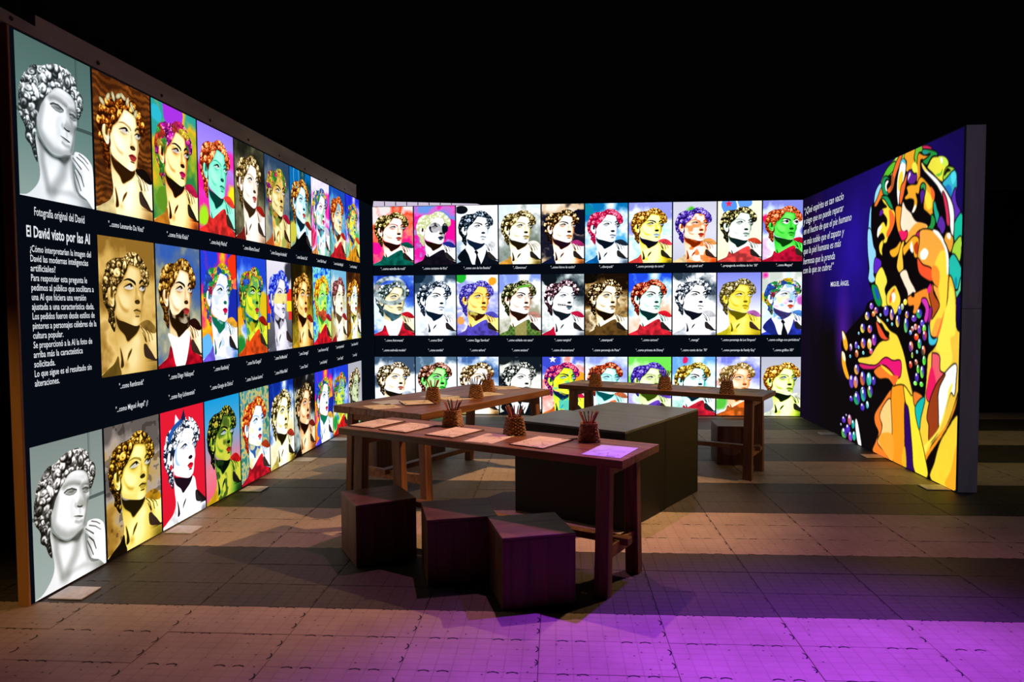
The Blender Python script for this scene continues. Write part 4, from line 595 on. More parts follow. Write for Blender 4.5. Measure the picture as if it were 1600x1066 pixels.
BACK = [
 [('A', dict(bg=['e8e0e0', 'f04020', 'f88870', 'e81880'], hair=['100c04', '5a5018', 'c8a850', 'fff0b0'], skin=['200808', 'c05840', 'fcd0b0', 'ffffff'], cloth='086858', over='0a5048', opt='hard tunic', blobs=[(.05, .7, .16, 'e81090')], lips='c04848')),
  ('B', dict(bg=['6090e0', 'e060c8', 'e81098', '90b0e8'], hair=['c0c890', 'e0e8b0', 'f4fcd8', 'ffffff'], skin=['1c0c04', 'd8c8c0', 'ffffff', 'ffffff'], cloth='14101c', over='2030a0', opt='hard mask tunic', blobs=[(.9, .4, .25, 'e81098')], lips='203050')),
  ('C', dict(bg=['ffffff', 'f0f8ff', 'a0b8d0'], hair=['04080e', '10202e', '506a84', 'c8d8ea'], skin=['0c1c30', 'c8d8e8', 'ffffff', 'ffffff'], cloth='0a1420', over='f4f8fc', opt='hard suit blackhat brow')),
  ('A', dict(bg=['d8e8f8', 'ffffff', 'a8b4b0', '707c70'], hair=['1c1404', '7c6424', 'dcc478', 'fff8d0'], skin=['1c1408', 'a89048', 'f4ecc0', 'ffffff'], cloth='e0a038', over='f4f0e4', opt='hard')),
  ('B', dict(bg=['f0e8d8', 'd8b890', '181828', '101020'], hair=['0c0608', '60380c', 'd09838', 'fff0c0'], skin=['1c0814', 'd87830', 'ffe8c8', 'ffffff'], cloth='10183c', over='c83080', opt='hard robe brow', blobs=[(.95, .3, .3, '0c0c20'), (.9, .8, .2, 'e8a020')])),
  ('A', dict(bg=['0870b0', '90c8f0', 'f8fcff', '50b0e8'], hair=['8c0830', 'e81050', 'f84878', 'f8a0c0'], skin=['04101c', '9cb0c8', 'f8fcff', 'ffffff'], cloth='0860a8', over='182838', opt='hard', blobs=[(.05, .1, .16, '0880a0')])),
  ('C', dict(bg=['9098e8', 'f0f8ff', 'b0e8e8', 'ffffff'], hair=['4c2804', 'c87c0c', 'f0b030', 'ffe890'], skin=['0c0c18', 'd0b010', 'f4e840', 'fffcc0'], cloth='f04040', over='f04050', opt='hard brow', lips='b0d0f0')),
  ('A', dict(bg=['c8c8dc', 'd8d8e8', 'c0c4d8'], hair=['180c50', '4828b0', '8060e0', 'd8c8f8'], skin=['782000', 'e85010', 'f8d8b0', 'ffffff'], cloth='f8d8a0', over='f0a050', opt='flat', blobs=[(.42, .16, .15, '40c020')], mix=['f07020'], lips='c03020')),
  ('B', dict(bg=['f8f4d8', 'fcf8dc', 'f8f0c8'], hair=['0c0c08', '645c34', 'c8b868', 'fff4b0'], skin=['0c2020', '88a898', 'e8f4e0', 'ffffff'], cloth='f04848', over='f05030', opt='hard tunic flat star', blobs=[(.25, .05, .2, '5090e8'), (.6, .0, .18, '6098e8')])),
  ('C', dict(bg=['8088e0', 'd0e0f8', 'f0f4ff', 'e0b0e0'], hair=['5c1c04', 'd85020', 'f88848', 'ffc090'], skin=['083808', '20a020', '38d838', '78f068'], cloth='d01038', over='c81030', opt='tunic bigeyes brow', blobs=[(.05, .3, .14, 'e81060'), (.95, .5, .12, '4048c0')])),
 ],
 [('B', dict(bg=['1c38b0', '4878e0', 'd8ecf8', 'f0f8f8'], hair=['102020', '506868', 'd0dcdc', 'ffffff'], skin=['141c10', '887c50', 'e8d8a0', 'fff8e0'], cloth='e01830', over='e01828', opt='tunic collar scarf helmet', blobs=[(.1, .2, .1, 'e02030')])),
  ('A', dict(bg=['304860', 'd8e4f0', 'ffffff', 'd0e0f0'], hair=['06101c', '30445c', 'a8bcd0', 'f4f8ff'], skin=['081828', 'b8c8dc', 'ffffff', 'ffffff'], cloth='e8f0fa', over='f8fcff', opt='hard robe brow', blobs=[(.1, .02, .16, '0c2034')])),
  ('C', dict(bg=['f4f8ff', '9098e8', 'f0f0ff', '7878e0'], hair=['28207c', '5048c0', '8078e8', 'b8b0f8'], skin=['301004', 'd87c10', 'f8c050', 'f8f090'], cloth='5c50d0', over='5850c8', opt='tunic hard', blobs=[(.1, .05, .14, '20b030'), (.5, .02, .15, 'e0f8f0'), (.85, .1, .1, 'f0a020'), (.1, .75, .12, 'e8a050')], mix=['e8e060'])),
  ('A', dict(bg=['8098e8', 'f0f4ff', 'f8f8f4', 'a0a088'], hair=['101404', '38401c', '98985c', 'e8e4b8'], skin=['241008', 'b87458', 'fcdcc4', 'ffffff'], cloth='6a9440', over='c08878', opt='hard tunic vest band brow')),
  ('B', dict(bg=['101c24', '90a0a4', 'f0f4f4', 'c0c8c8'], hair=['14080c', '7c4454', 'd8a8b8', 'ffffff'], skin=['101820', 'c0c8d0', 'ffffff', 'ffffff'], cloth='d81038', over='e01848', opt='hard stitch', blobs=[(.15, .05, .2, '0c1418')], lips='486070')),
  ('C', dict(bg=['180c04', '9c7438', 'f8ecc8', '60401c'], hair=['0c0602', '5c3c14', 'c8a060', 'fff4d0'], skin=['140a02', '8c6430', 'f0d8a8', 'fffff0'], cloth='6c4c20', over='b08c50', opt='hard tunic specks', blobs=[(.1, .04, .2, '0c0804')])),
  ('A', dict(bg=['2048e0', '80c0f0', 'f0f8f8', 'f0c0a0'], hair=['400804', 'c82c10', 'f06838', 'ffc8a0'], skin=['082828', '70b8a8', 'd0f8e8', 'ffffff'], cloth='e82838', over='e01828', opt='hard tunic brow', blobs=[(.55, .9, .13, 'f0b820')])),
  ('B', dict(bg=['384858', 'f0f4f8', 'ffffff', 'e8ecf4'], hair=['101824', 'a8b4c4', 'f4f8fc', 'ffffff'], skin=['0c101c', 'f0f4fa', 'ffffff', 'ffffff'], cloth='e8ecf4', over='f4f6fa', opt='hard brow leafy', blobs=[(.1, .02, .14, '283848')])),
  ('C', dict(bg=['7880e0', 'a0a8f0', 'ffffff', 'f8fcff'], hair=['302808', '786830', 'b8a870', 'f4ecd0'], skin=['5c5404', 'c0a818', 'ecd838', 'f8f078'], cloth='e0d020', over='c068b8', opt='flat')),
  ('A', dict(bg=['c8d0c8', 'f0f4f0', 'd0e8f0', 'f8ffff'], hair=['1c1c10', '607068', 'c0d0d0', 'ffffff'], skin=['302860', '88a8e0', 'f0f8ff', 'ffffff'], cloth='2838c0', over='4888d8', opt='multi suit', blobs=[(.08, .04, .1, 'e818a0'), (.1, .4, .16, 'e0c820'), (.9, .45, .15, 'c858c0')], mix=['e0f0a0', 'f0a0d0', '60b0f0'], lips='e05020')),
 ],
 [('C', dict(bg=['38506c', 'e8f0f8', 'ffffff', 'd8e4ec'], hair=['1c1408', '887040', 'e0cca0', 'fffcf0'], skin=['100c08', 'b88838', 'fce8c0', 'ffffff'], cloth='283848', over='c0d0e0', opt='hard blue', lips='c06050')),
  ('A', dict(bg=['50708c', 'f0f8ff', 'ffffff', 'c8e8e8'], hair=['1c0804', '8c4424', 'd0886c', 'f8d8c8'], skin=['041808', '18a028', '48e048', 'c0f8a8'], cloth='486048', over='a03030', opt='hard brow')),
  ('B', dict(bg=['4068a8', 'd0e0f4', 'ffffff', 'f0f4f8'], hair=['281808', 'a88040', 'f0d8a0', 'fffce8'], skin=['1c1008', 'c09860', 'f8e8d0', 'ffffff'], cloth='e0c068', over='304878', opt='hard')),
  ('C', dict(bg=['101820', 'e0e4dc', 'fcfcf4', 'c0c8c0'], hair=['04080c', '505a58', 'c4c8bc', 'fcfcf0'], skin=['0c1014', '90948c', 'f0f0e4', 'ffffff'], cloth='0c141c', over='e0e4e0', opt='hard suit', blobs=[(.1, .03, .18, '141c20')])),
  ('A', dict(bg=['5060d8', 'e0e8ff', 'f08878', 'f0f0e8'], hair=['40085c', 'e01858', 'f84878', 'ff98a8'], skin=['041c40', '28a848', 'b8e828', 'f8f840'], cloth='e86820', over='d81848', opt='hard brow bigstar blue', blobs=[(.2, .05, .24, '3848c8'), (.95, .4, .2, 'f0a020')], mix=['f0e010', '30c0d0'])),
  ('B', dict(bg=['90a0e8', 'd8e4fc', 'f4f8ff', 'e0d0d8'], hair=['4c0c04', 'c83c14', 'f08048', 'ffc898'], skin=['045050', '30b8b0', 'b0f0e8', 'f0ffff'], cloth='f07840', over='e87848', opt='tunic blue')),
  ('C', dict(bg=['70e050', 'c8f0b8', 'e8f0ff', 'b0a0f0'], hair=['1c0c60', '4c2cb8', '7858e0', 'b8a8f8'], skin=['304808', '90b038', 'd8e8a0', 'f8fce0'], cloth='6c40c8', over='7048d0', opt='tunic', lips='b85858')),
  ('A', dict(bg=['68a8f0', 'c0e8f8', 'f4fcff', '90d8c8'], hair=['3c2404', 'c89c10', 'f0d040', 'fff8a8'], skin=['041c28', '30b0b0', 'c8f4f0', 'ffffff'], cloth='e02038', over='d82030', opt='hard tunic brow', blobs=[(.3, .06, .08, 'e02060')])),
  ('B', dict(bg=['7880e8', 'd8dcff', 'f8f8ff', 'e09080'], hair=['5c4414', 'b08c4c', 'e0c488', 'fff4d8'], skin=['8c4008', 'e0883c', 'f8bc80', 'fff0d8'], cloth='f07020', over='e86828', opt='tunic', blobs=[(.1, .8, .18, '58c040')])),
  ('C', dict(bg=['b0b4c4', 'c8ccd8', 'a0a4b4'], hair=['602c04', 'd88810', 'f8c830', 'fff8a0'], skin=['0c1404', '7ca010', 'd8f050', 'fcffd0'], cloth='f4fce0', over='f4f8e8', opt='hard blue flat')),
 ]]
T_ = {'A': Head(HEAD, 1), 'B': Head(HEAD, 2), 'C': Head(HEAD, 3), 'D': Head(DAVID, 4, True)}
CL = [['Fotografía original del David', '"...como Leonardo Da Vinci"', '"...como Frida Khalo"', '"...como Andy Warhol"', '"...como Alberto Durero"', '"...como Giuseppe Arcimboldo"', '"...como Salvador Dalí"', '"...como Pablo Picasso"', '"...como Amedeo Modigliani"', '"...como Henri Matisse"'],
      [None, '"...como Rembrandt"', '"...como Diego Velázquez"', '"...como Kandinsky"', '"...como Paul Gauguin"', '"...como Piet Mondrian"', '"...como Caravaggio"', '"...como Vincent van Gogh"', '"...como impresionista"', '"...como Gustav Klimt"'],
      [None, '"...como Miguel Ángel" ¿?', '"...como Roy Lichtenstein"', '"...como Giorgio de Chirico"', '"...como Toulouse-Lautrec"', '"...como William Blake"', '"...como Tiziano"', '"...como Kandinsky"', '"...como Chagall"', '"...como Goya"']]
CB = [['"...como estrella de rock"', '"...como cantante de Kiss"', '"...como uno de los Beatles"', '"...Glamoroso"', '"...como héroe de acción"', '"...ciberpunk"', '"...como personaje de comic"', '"...en pixel art"', '"...propaganda soviética de los ´50"', '"...como Muppet"'],
      ['"...como Astronauta"', '"...como Elvis"', '"...como Ziggy Stardust"', '"...como soldado con casco"', '"...como vampiro"', '"...steampunk"', '"...como cartoon"', '"...manga"', '"...como personaje de Los Simpson"', '"...como collage con periódicos"'],
      ['"...como androide modelo"', '"...como zombie"', '"...como señora"', '"...como anciano"', '"...como afroamericano"', '"...como personaje de Pixar"', '"...como princesa de Disney"', '"...como comic de los ´70"', '"...como personaje de Family Guy"', '"...como gráfico 3D"']]
def hue(h):
    r, g, b = hexc(h); mx, mn = max(r, g, b), min(r, g, b)
    if mx < .22: return 'black'
    if mx - mn < .14: return 'white' if mn > .75 else 'grey'
    if r >= g and r >= b:
        if g > .75 * r: return 'yellow'
        if b > .6 * r and g < .6 * r: return 'magenta'
        return ('brown' if mx < .65 else 'orange') if g > .35 * r else 'red'
    if g >= b: return 'green'
    return 'violet' if r > .62 * b and g < .8 * b else ('turquoise' if g > .75 * b else 'blue')
def prints(wall, rows, caps, u0, ncol, out=.01):
    for r, (row, cap) in enumerate(zip(rows, caps)):
        zt, zb = ROWS[r]
        for c, e in enumerate(row):
            u = u0 + c * PITCH
            if e:
                arr = T_[e[0]].paint(**e[1]); w = PITCH - GAP
                if c == ncol - 1 and wall.side == 'back': w = 3.335 - wall.o.x - u; arr = arr[:, :int(PW * w / (PITCH - GAP))]
                o = wall.at('portrait', panel_mesh('portrait', w, zt - zb, .004, print_mat('backlit_portrait', arr, PRINT)), u, zb, out - .004)
                hn = hue(e[1]['hair'][2]); sn = hue(e[1]['skin'][2]); bn = hue(e[1]['bg'][len(e[1]['bg']) // 2])
                o['label'] = 'backlit print of a %s-haired head with %s face on %s ground' % (hn, sn, bn)
            if cap[c]:
                n = len(cap[c]); z = (zb - .078 - .012) if r < 2 else zt + .085
                if wall.side == 'back' and r == 0: z = zb - .068
                h = .05; wd = n * .0146
                if wall.side == 'left' and c == 0: h = .068; wd = .42; z = zb - .1
                wall.at('caption', text_mesh(cap[c], width=wd, height=h, bold=.006), u + (PITCH - GAP) / 2, z, out + .001)
# ---- left wall
LX = -2.987
lw = empty('display_wall', (LX - .05, 7.3, 0), 'long backlit display wall on the left, three rows of painters\' portraits and a text', 'display wall', 'backlit display walls')
def lpart(name, x0, x1, y0, y1, z0, z1, m, bev=.003, ob=lw):
    return link(name, boxmesh(name, x0 - ob.location.x, x1 - ob.location.x, y0 - ob.location.y, y1 - ob.location.y, z0, z1, m, bev), ob)
lpart('frame', LX - .062, LX - .012, 3.735, 10.93, .0, TOP + .012, M_FRAME)
o = lpart('end_trim', LX - .062, LX + .002, 3.715, 3.733, 0, TOP + .012, M_EDGE); o['label'] = 'tan wooden edge trim'
lpart('fabric', LX - .012, LX, 3.736, 10.885, .006, TOP + .006, M_FABRIC, 0)
Lw = Wall('left', (LX, 0, 0), lw)
prints(Lw, LEFT, CL, 3.758, 10, .006)
Lw.at('heading', text_mesh('El David visto por las AI', width=.53, height=.088, bold=.022), 3.758 + .3, 2.045, .008)
BODY = ['¿Cómo interpretarían la imagen del', 'David las modernas inteligencias', 'artificiales?', 'Para responder esta pregunta le', 'pedimos al público que socilitara a', 'una AI que hiciera una versión', 'ajustada a una característica dada.', 'Los pedidos fueron desde estilos de', 'pintores a personajes célebres de la', 'cultura popular.', 'Se proporcionó a la AI la foto de', 'arriba más la caracteística', 'solicitada.', 'Lo que sigue es el resultado sin', 'alteraciones.']
for k, s in enumerate(BODY):
    Lw.at('text_line', text_mesh(s, width=len(s) * .0151, height=.054, align='LEFT', bold=.008), 3.758 + .055, 1.962 - k * .0536, .008)
# grey fascia beam over the wall
bm = bmesh.new()
prof = [(3.62, 3.165, 3.235), (3.93, 3.165, 3.225), (3.931, 3.165, 3.29), (10.05, 3.165, 3.345)]
lo = [(y - lw.location.y, a, b) for y, a, b in prof]
for x in (-.03, .02): pass
vs = [[bm.verts.new((x + .02, y, z)) for z in (a, b)] for x in (-.03, .03) for (y, a, b) in lo]
n = len(lo)
for k in range(n - 1):
    A, B, C_, D_ = vs[k], vs[k + 1], vs[n + k], vs[n + k + 1]
    bm.faces.new((C_[0], D_[0], D_[1], C_[1])); bm.faces.new((A[0], A[1], B[1], B[0])); bm.faces.new((A[1], C_[1], D_[1], B[1])); bm.faces.new((A[0], B[0], D_[0], C_[0]))
for k in (0, n - 1): bm.faces.new((vs[k][0], vs[n + k][0], vs[n + k][1], vs[k][1]))
bmesh.ops.recalc_face_normals(bm, faces=bm.faces)
beam = link('fascia_beam', finish(bm, 'fascia_beam', [M_FASCIA]), lw); beam['label'] = 'grey beam along the top'
for k in range(9):
    bm = bmesh.new(); bmesh.ops.create_cone(bm, cap_ends=True, segments=10, radius1=.012, radius2=.012, depth=.006, matrix=Matrix.Translation((.052, 3.75 + k * .72 - 7.3, 3.2)) @ Matrix.Rotation(math.pi / 2, 4, 'Y'))
    link('bolt', finish(bm, 'bolt', [M_FRAME]), beam)
for y in (3.83 + .08, 5.1, 6.3, 7.56, 8.75):
    o = lpart('foot_plate', LX + .03, LX + .23, y - .09, y + .09, .001, .009, M_PLATE, .002); o['label'] = 'white steel foot plate on the floor'
# ---- back wall
BY = 10.887; BX0 = -2.98; BX1 = 3.335
bw = empty('display_wall', (.2, BY + .03, 0), 'backlit display wall across the back, three rows of ten costume and cartoon style portraits', 'display wall', 'backlit display walls')
lpart('frame', BX0, BX1, BY + .012, BY + .09, 0, TOP + .012, M_FRAME, .003, bw)
lpart('fabric', BX0, BX1, BY, BY + .012, .006, TOP + .006, M_FABRIC, 0, bw)
Bw = Wall('back', (0, BY, 0), bw)
prints(Bw, BACK, CB, -2.993, 10, .006)
bm = bmesh.new(); pts = [(-3.0 + .02, 3.155), (-1.35, 3.155), (-1.4, 3.17), (-2.97, 3.235)]
a = [bm.verts.new((x - .2, -.05 + .012, z)) for x, z in pts]; b = [bm.verts.new((x - .2, -.05 + .03, z)) for x, z in pts]
bm.faces.new(a); bm.faces.new(b[::-1])
for k in range(4): bm.faces.new((a[k], b[k], b[(k + 1) % 4], a[(k + 1) % 4]))
bmesh.ops.recalc_face_normals(bm, faces=bm.faces)
o = link('bare_diffuser', finish(bm, 'bare_diffuser', [M_LEAK]), bw); o['label'] = 'pale wedge of uncovered diffuser at the top left corner'
for k in range(7):
    o = link('diffuser_rib', boxmesh('diffuser_rib', -.006, .006, -.045, -.037, 3.16, 3.225 - k * .007, M_FRAME, 0), bw, (-3.1 + .1 + k * .17, 0, 0)); o.rotation_euler = (0, .0, 0)
# ---- right wall
RX, RY0, RY1 = 3.343, 6.558, 11.08
rw = empty('display_wall', (RX + .09, 8.8, 0), 'backlit display wall on the right with a quotation and a painted face with bubbles', 'display wall', 'backlit display walls')
lpart('frame', RX + .012, RX + .172, RY0, RY1, 0, TOP + .012, M_WHITE, .004, rw)['label'] = 'off-white box frame with a bare end'
lpart('joint_line', RX + .01, RX + .174, RY0 - .0015, RY0 + .004, 1.6, 1.604, M_FRAME, 0, rw)
lpart('fabric', RX + .001, RX + .012, RY0 + .004, RY1, .0, TOP + .01, M_FABRIC, 0, rw)
Rw = Wall('right', (RX, 10.887, 0), rw)
mw = 10.887 - 6.566
o = Rw.at('mural', panel_mesh('mural', mw, TOP - .012, .004, print_mat('backlit_mural', mural_image(), PRINT)), 0, .008, 0)
o['label'] = 'backlit mural of a many-coloured face, a raised hand and bubbles'
QU = [('“¿Qué espíritu es tan vacío', 10.888, 9.33, 2.985), ('y ciego que no puede reparar', 10.85, 9.296, 2.842), ('en el hecho de que el pie humano', 10.85, 9.054, 2.698), ('es más noble que el zapato y', 10.85, 9.283, 2.549), ('que la piel humana es más', 10.85, 9.384, 2.415), ('hermosa que la prenda', 10.85, 9.582, 2.271), ('con la que se cubre?”', 10.85, 9.62, 2.14)]
for k, (s, ya, yb, z) in enumerate(QU):
    Rw.at('quotation_line', text_mesh(s, width=min(ya, 10.84) - yb, height=.135, align='LEFT', shear=.25, bold=.0), 10.887 - min(ya, 10.84), z - .055, .007)
Rw.at('signature', text_mesh('MIGUEL ÁNGEL', width=.62, height=.085, align='LEFT', bold=.01), 10.887 - 9.708, 1.87, .007)
for x, y in ((RX - .1, 6.72), (RX - .09, 8.07), (RX - .09, 9.45)):
    lpart('foot_plate', x - .11, x + .09, y - .09, y + .09, .001, .009, M_PLATE, .002, rw)['label'] = 'white steel foot plate on the floor'
# ================================================================ furniture
A27 = math.radians(-27.5)
def trestle_table(label, loc, rz, L, Wd, T=.8, th=.046, inset=.14, vt=None, vf=None, bar=.075, group='wooden work tables'):
    t = empty('work_table', (loc[0], loc[1], 0), label, 'table', group, rz)
    # top of glued boards
    n = 3 if Wd < .7 else 5; w = Wd / n
    for k in range(n):
        link('board', boxmesh('board', -L / 2, L / 2, -Wd / 2 + k * w + .0006, -Wd / 2 + (k + 1) * w - .0006, T - th, T, M_TABLE, .0025), t)
    vt = vt if vt is not None else Wd / 2 - .09; vf = vf if vf is not None else Wd / 2 - .055
    for su in (-1, 1):
        for sv in (-1, 1):
            bm = bmesh.new(); hx, hy = .0425, .034
            q = []
            for z, v, g in ((0, vf, 1), (T - th, vt, .95)):
                for a, b in ((-1, -1), (1, -1), (1, 1), (-1, 1)): q.append(bm.verts.new((su * (L / 2 - inset) + a * hx * g, sv * v + b * hy * g, z)))
            bm.faces.new(q[3::-1]); bm.faces.new(q[4:])
            for j in range(4): bm.faces.new((q[j], q[(j + 1) % 4], q[4 + (j + 1) % 4], q[4 + j]))
            link('leg', finish(bm, 'leg', [M_LEG], .005, 2), t)
        vz = vf + (vt - vf) * .24 / T
        link('cross_bar', boxmesh('cross_bar', su * (L / 2 - inset) - .022, su * (L / 2 - inset) + .022, -vz, vz, .2, .2 + bar, M_BAR, .003), t)
        link('top_rail', boxmesh('top_rail', su * (L / 2 - inset) - .028, su * (L / 2 - inset) + .028, -vt + .03, vt - .03, T - th - .07, T - th - .001, M_BAR, .003), t)
    link('stretcher', boxmesh('stretcher', -L / 2 + inset - .07, L / 2 - inset + .07, -.035, .035, .2 + bar - .03, .2 + bar + .012, M_LEG, .003), t)
    return t
trestle_table('narrow wooden work table in front, holding six papers and three pencil baskets', (-.548, 4.71), A27, 2.15, .56)
trestle_table('wide wooden work table on the left, turned crosswise behind the front table', (-1.127, 6.72), math.radians(61), 1.99, .99, th=.06, vt=.40, vf=.43)
trestle_table('narrow wooden work table at the back right, before the costume portraits', (.934, 7.554), A27, 2.13, .55)

def stool(label, corner, ang, s=.41, h=.4):
    """corner: the corner nearest the visitor; ang: direction of the edge that runs to the right"""
    a = math.radians(ang); c = Vector((corner[0], corner[1], 0)) + Vector((math.cos(a), math.sin(a), 0)) * s / 2 + Vector((-math.sin(a), math.cos(a), 0)) * s / 2
    t = empty('cube_stool', c, label, 'stool', 'plywood cube stools', a); k = s / 2; p = .018
    link('top_panel', boxmesh('top_panel', -k, k, -k, k, h - p, h, M_STOOLTOP, .002), t)
    for x0, x1, y0, y1 in ((-k + .001, k - .001, -k + .001, -k + p), (-k + .001, k - .001, k - p, k - .001), (-k + .001, -k + p, -k + p + .0005, k - p - .0005), (k - p, k - .001, -k + p + .0005, k - p - .0005)):
        link('side_panel', boxmesh('side_panel', x0, x1, y0, y1, .004, h - p - .0005, M_STOOL, .0015), t)
    for sx in (-1, 1):
        for sy in (-1, 1):
            bm = bmesh.new(); bmesh.ops.create_cone(bm, cap_ends=True, segments=10, radius1=.012, radius2=.014, depth=.006, matrix=Matrix.Translation((sx * (k - .035), sy * (k - .035), .003)))
            link('glide', finish(bm, 'glide', [M_PLATE]), t)
    return t
stool('brown cube stool nearest the camera, right one of the front three', (-.371, 3.838), 17.5, .415)
stool('brown cube stool in the middle of the front three', (-.84, 4.14), 16.5, .42)
stool('brown cube stool at the left end of the front three', (-1.35, 4.42), 31, .40)
stool('brown cube stool under the wide left table, at its near end', (-1.876, 6.853), 60, .38)
stool('brown cube stool under the wide left table, behind the other one', (-1.56, 7.41), 60, .4)
stool('brown cube stool under the back right table, beside its right legs', (1.498, 7.57), -1.5, .41)
stool('brown cube stool half hidden behind the black plinths', (.885, 7.68), -2, .41)

def plinth(label, corner, ang, w, d, h):
    a = math.radians(ang); c = Vector((corner[0], corner[1], 0)) + Vector((math.cos(a), math.sin(a), 0)) * -w / 2 + Vector((-math.sin(a), math.cos(a), 0)) * d / 2
    t = empty('black_plinth', c, label, 'plinth', 'black plinths in the middle', a)
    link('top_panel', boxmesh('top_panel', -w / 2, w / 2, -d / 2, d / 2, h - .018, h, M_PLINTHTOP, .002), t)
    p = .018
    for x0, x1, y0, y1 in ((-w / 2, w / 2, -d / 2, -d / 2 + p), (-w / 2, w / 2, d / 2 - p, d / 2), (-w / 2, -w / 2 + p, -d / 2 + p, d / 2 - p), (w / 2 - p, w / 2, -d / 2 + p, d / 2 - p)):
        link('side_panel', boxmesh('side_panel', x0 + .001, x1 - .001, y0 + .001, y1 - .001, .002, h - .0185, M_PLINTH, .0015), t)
plinth('large black plinth in the middle, the nearer of two', (.388, 5.27), -31.5, .985, .70, .733)
plinth('large black plinth in the middle, behind the nearer one', (.752, 5.876), -31.2, .86, .70, .733)

# ---- papers
TT = .8
def quadpaper(label, pts, board=None, mt=None, scrib=True, z=TT, grp='drawing papers on the tables'):
    """pts: two opposite edges' measured corners near-left, near-right, far-right, far-left"""
    P = [Vector((x * .944, y * .944)) for x, y in pts]; c = sum(P, Vector((0, 0))) / 4
    ux = ((P[1] - P[0]) + (P[2] - P[3])) / 2; vy = ((P[3] - P[0]) + (P[2] - P[1])) / 2
    w = min(.27, max(.2, ux.length)); d = min(.33, max(.25, vy.length)); a = (math.atan2(ux.y, ux.x) + math.atan2(vy.y, vy.x) - math.pi / 2) / 2
    t = empty('paper_board' if board else 'paper_sheet', (c.x, c.y, z), label, 'paper', grp, a)
    z0 = .0004
    if board: link('board', boxmesh('board', -w / 2 - .006, w / 2 + .006, -d / 2 - .004, d / 2 + .02, z0, z0 + .005, M_BOARD, .001), t); z0 += .0053
    s = link('sheet', boxmesh('sheet', -w / 2, w / 2, -d / 2, d / 2, z0, z0 + .0012, mt or M_PAPER, 0), t)
    if scrib:
        bm = bmesh.new(); r = random.Random(hash(label) % 999 if False else int(c.x * 1000) % 997)
        x, y = r.uniform(-w * .2, w * .2), r.uniform(-d * .1, d * .2); prev = None; hd = r.uniform(0, 6)
        for k in range(70):
            hd += r.uniform(-.9, .9); x2 = x + math.cos(hd) * .012; y2 = y + math.sin(hd) * .012
            if abs(x2) > w * .4 or abs(y2) > d * .4: hd += 2; continue
            n = Vector((-math.sin(hd), math.cos(hd))) * .0011; zz = z0 + .0015
            vv = [bm.verts.new((x - n.x, y - n.y, zz)), bm.verts.new((x2 - n.x, y2 - n.y, zz)), bm.verts.new((x2 + n.x, y2 + n.y, zz)), bm.verts.new((x + n.x, y + n.y, zz))]; bm.faces.new(vv); x, y = x2, y2
        box(bm, w * .12, w * .34, -d * .46, -d * .425, z0 + .0012, z0 + .0015)
        link('pencil_marks', finish(bm, 'pencil_marks', [M_INK]), s)['kind'] = 'stuff'
    return t
quadpaper('tan paper on a board at the left end of the front table', [[-1.647, 5.316], [-1.451, 5.205], [-1.314, 5.535], [-1.514, 5.669]], True)
quadpaper('tan paper on a board with dark clip, second from left on the front table', [[-1.375, 5.167], [-1.17, 5.044], [-1.02, 5.346], [-1.239, 5.484]], True)
quadpaper('tan paper on a board in front of the first basket of the front table', [[-1.015, 4.963], [-0.8, 4.852], [-0.649, 5.176], [-0.838, 5.305]], True)
quadpaper('pinkish paper in front of the middle basket of the front table', [[-0.729, 4.78], [-0.518, 4.667], [-0.376, 4.995], [-0.58, 5.029]])
quadpaper('pink paper on a board, second from right on the front table', [[-0.381, 4.647], [-0.169, 4.512], [-0.021, 4.816], [-0.219, 4.966]], True)
quadpaper('bright lilac blank paper at the right end of the front table', [[0.06, 4.378], [0.284, 4.268], [0.425, 4.591], [0.193, 4.675]], None, M_PAPERW)
quadpaper('tan paper at the near left corner of the wide table', [[-1.875, 6.445], [-1.675, 6.17], [-1.502, 6.306], [-1.705, 6.56]])
quadpaper('bluish white paper partly under others at the near end of the wide table', [[-1.83, 6.72], [-1.64, 6.5], [-1.527, 6.6], [-1.738, 6.84]], None, M_PAPERW, False, TT)
quadpaper('tan paper in front of the left basket on the wide table', [[-1.626, 6.731], [-1.452, 6.431], [-1.224, 6.504], [-1.41, 6.797]], True, None, True, TT + .0021)
quadpaper('tan paper between the left and middle baskets of the wide table', [[-1.278, 7.006], [-1.126, 6.75], [-0.992, 6.931], [-1.137, 7.214]])
quadpaper('bluish white paper beside the left basket of the wide table', [[-1.5, 7.1], [-1.3, 6.98], [-1.2, 7.2], [-1.36, 7.3]], None, M_PAPERW, True)
quadpaper('tan paper behind the middle basket of the wide table', [[-1.02, 7.34], [-0.86, 7.12], [-0.72, 7.3], [-0.86, 7.55]])
quadpaper('tan paper lying farthest back on the wide table', [[-0.86, 8.0], [-0.78, 7.72], [-0.56, 7.82], [-0.66, 8.1]])
quadpaper('tan paper at the left end of the back right table', [[0.031, 8.474], [0.18, 8.399], [0.27, 8.6], [0.12, 8.7]])
quadpaper('tan paper between left and middle baskets on the back right table', [[0.471, 8.3], [0.672, 8.19], [0.8, 8.417], [0.6, 8.53]])
quadpaper('tan paper behind the middle basket of the back right table', [[0.864, 8.1], [1.05, 8.02], [1.194, 8.25], [1.0, 8.35]])
quadpaper('tan paper between middle and right baskets on the back right table', [[1.27, 7.92], [1.426, 7.8], [1.57, 8.04], [1.4, 8.12]])
quadpaper('tan paper at the right end of the back right table', [[1.72, 7.68], [1.88, 7.59], [2.03, 7.83], [1.86, 7.93]])

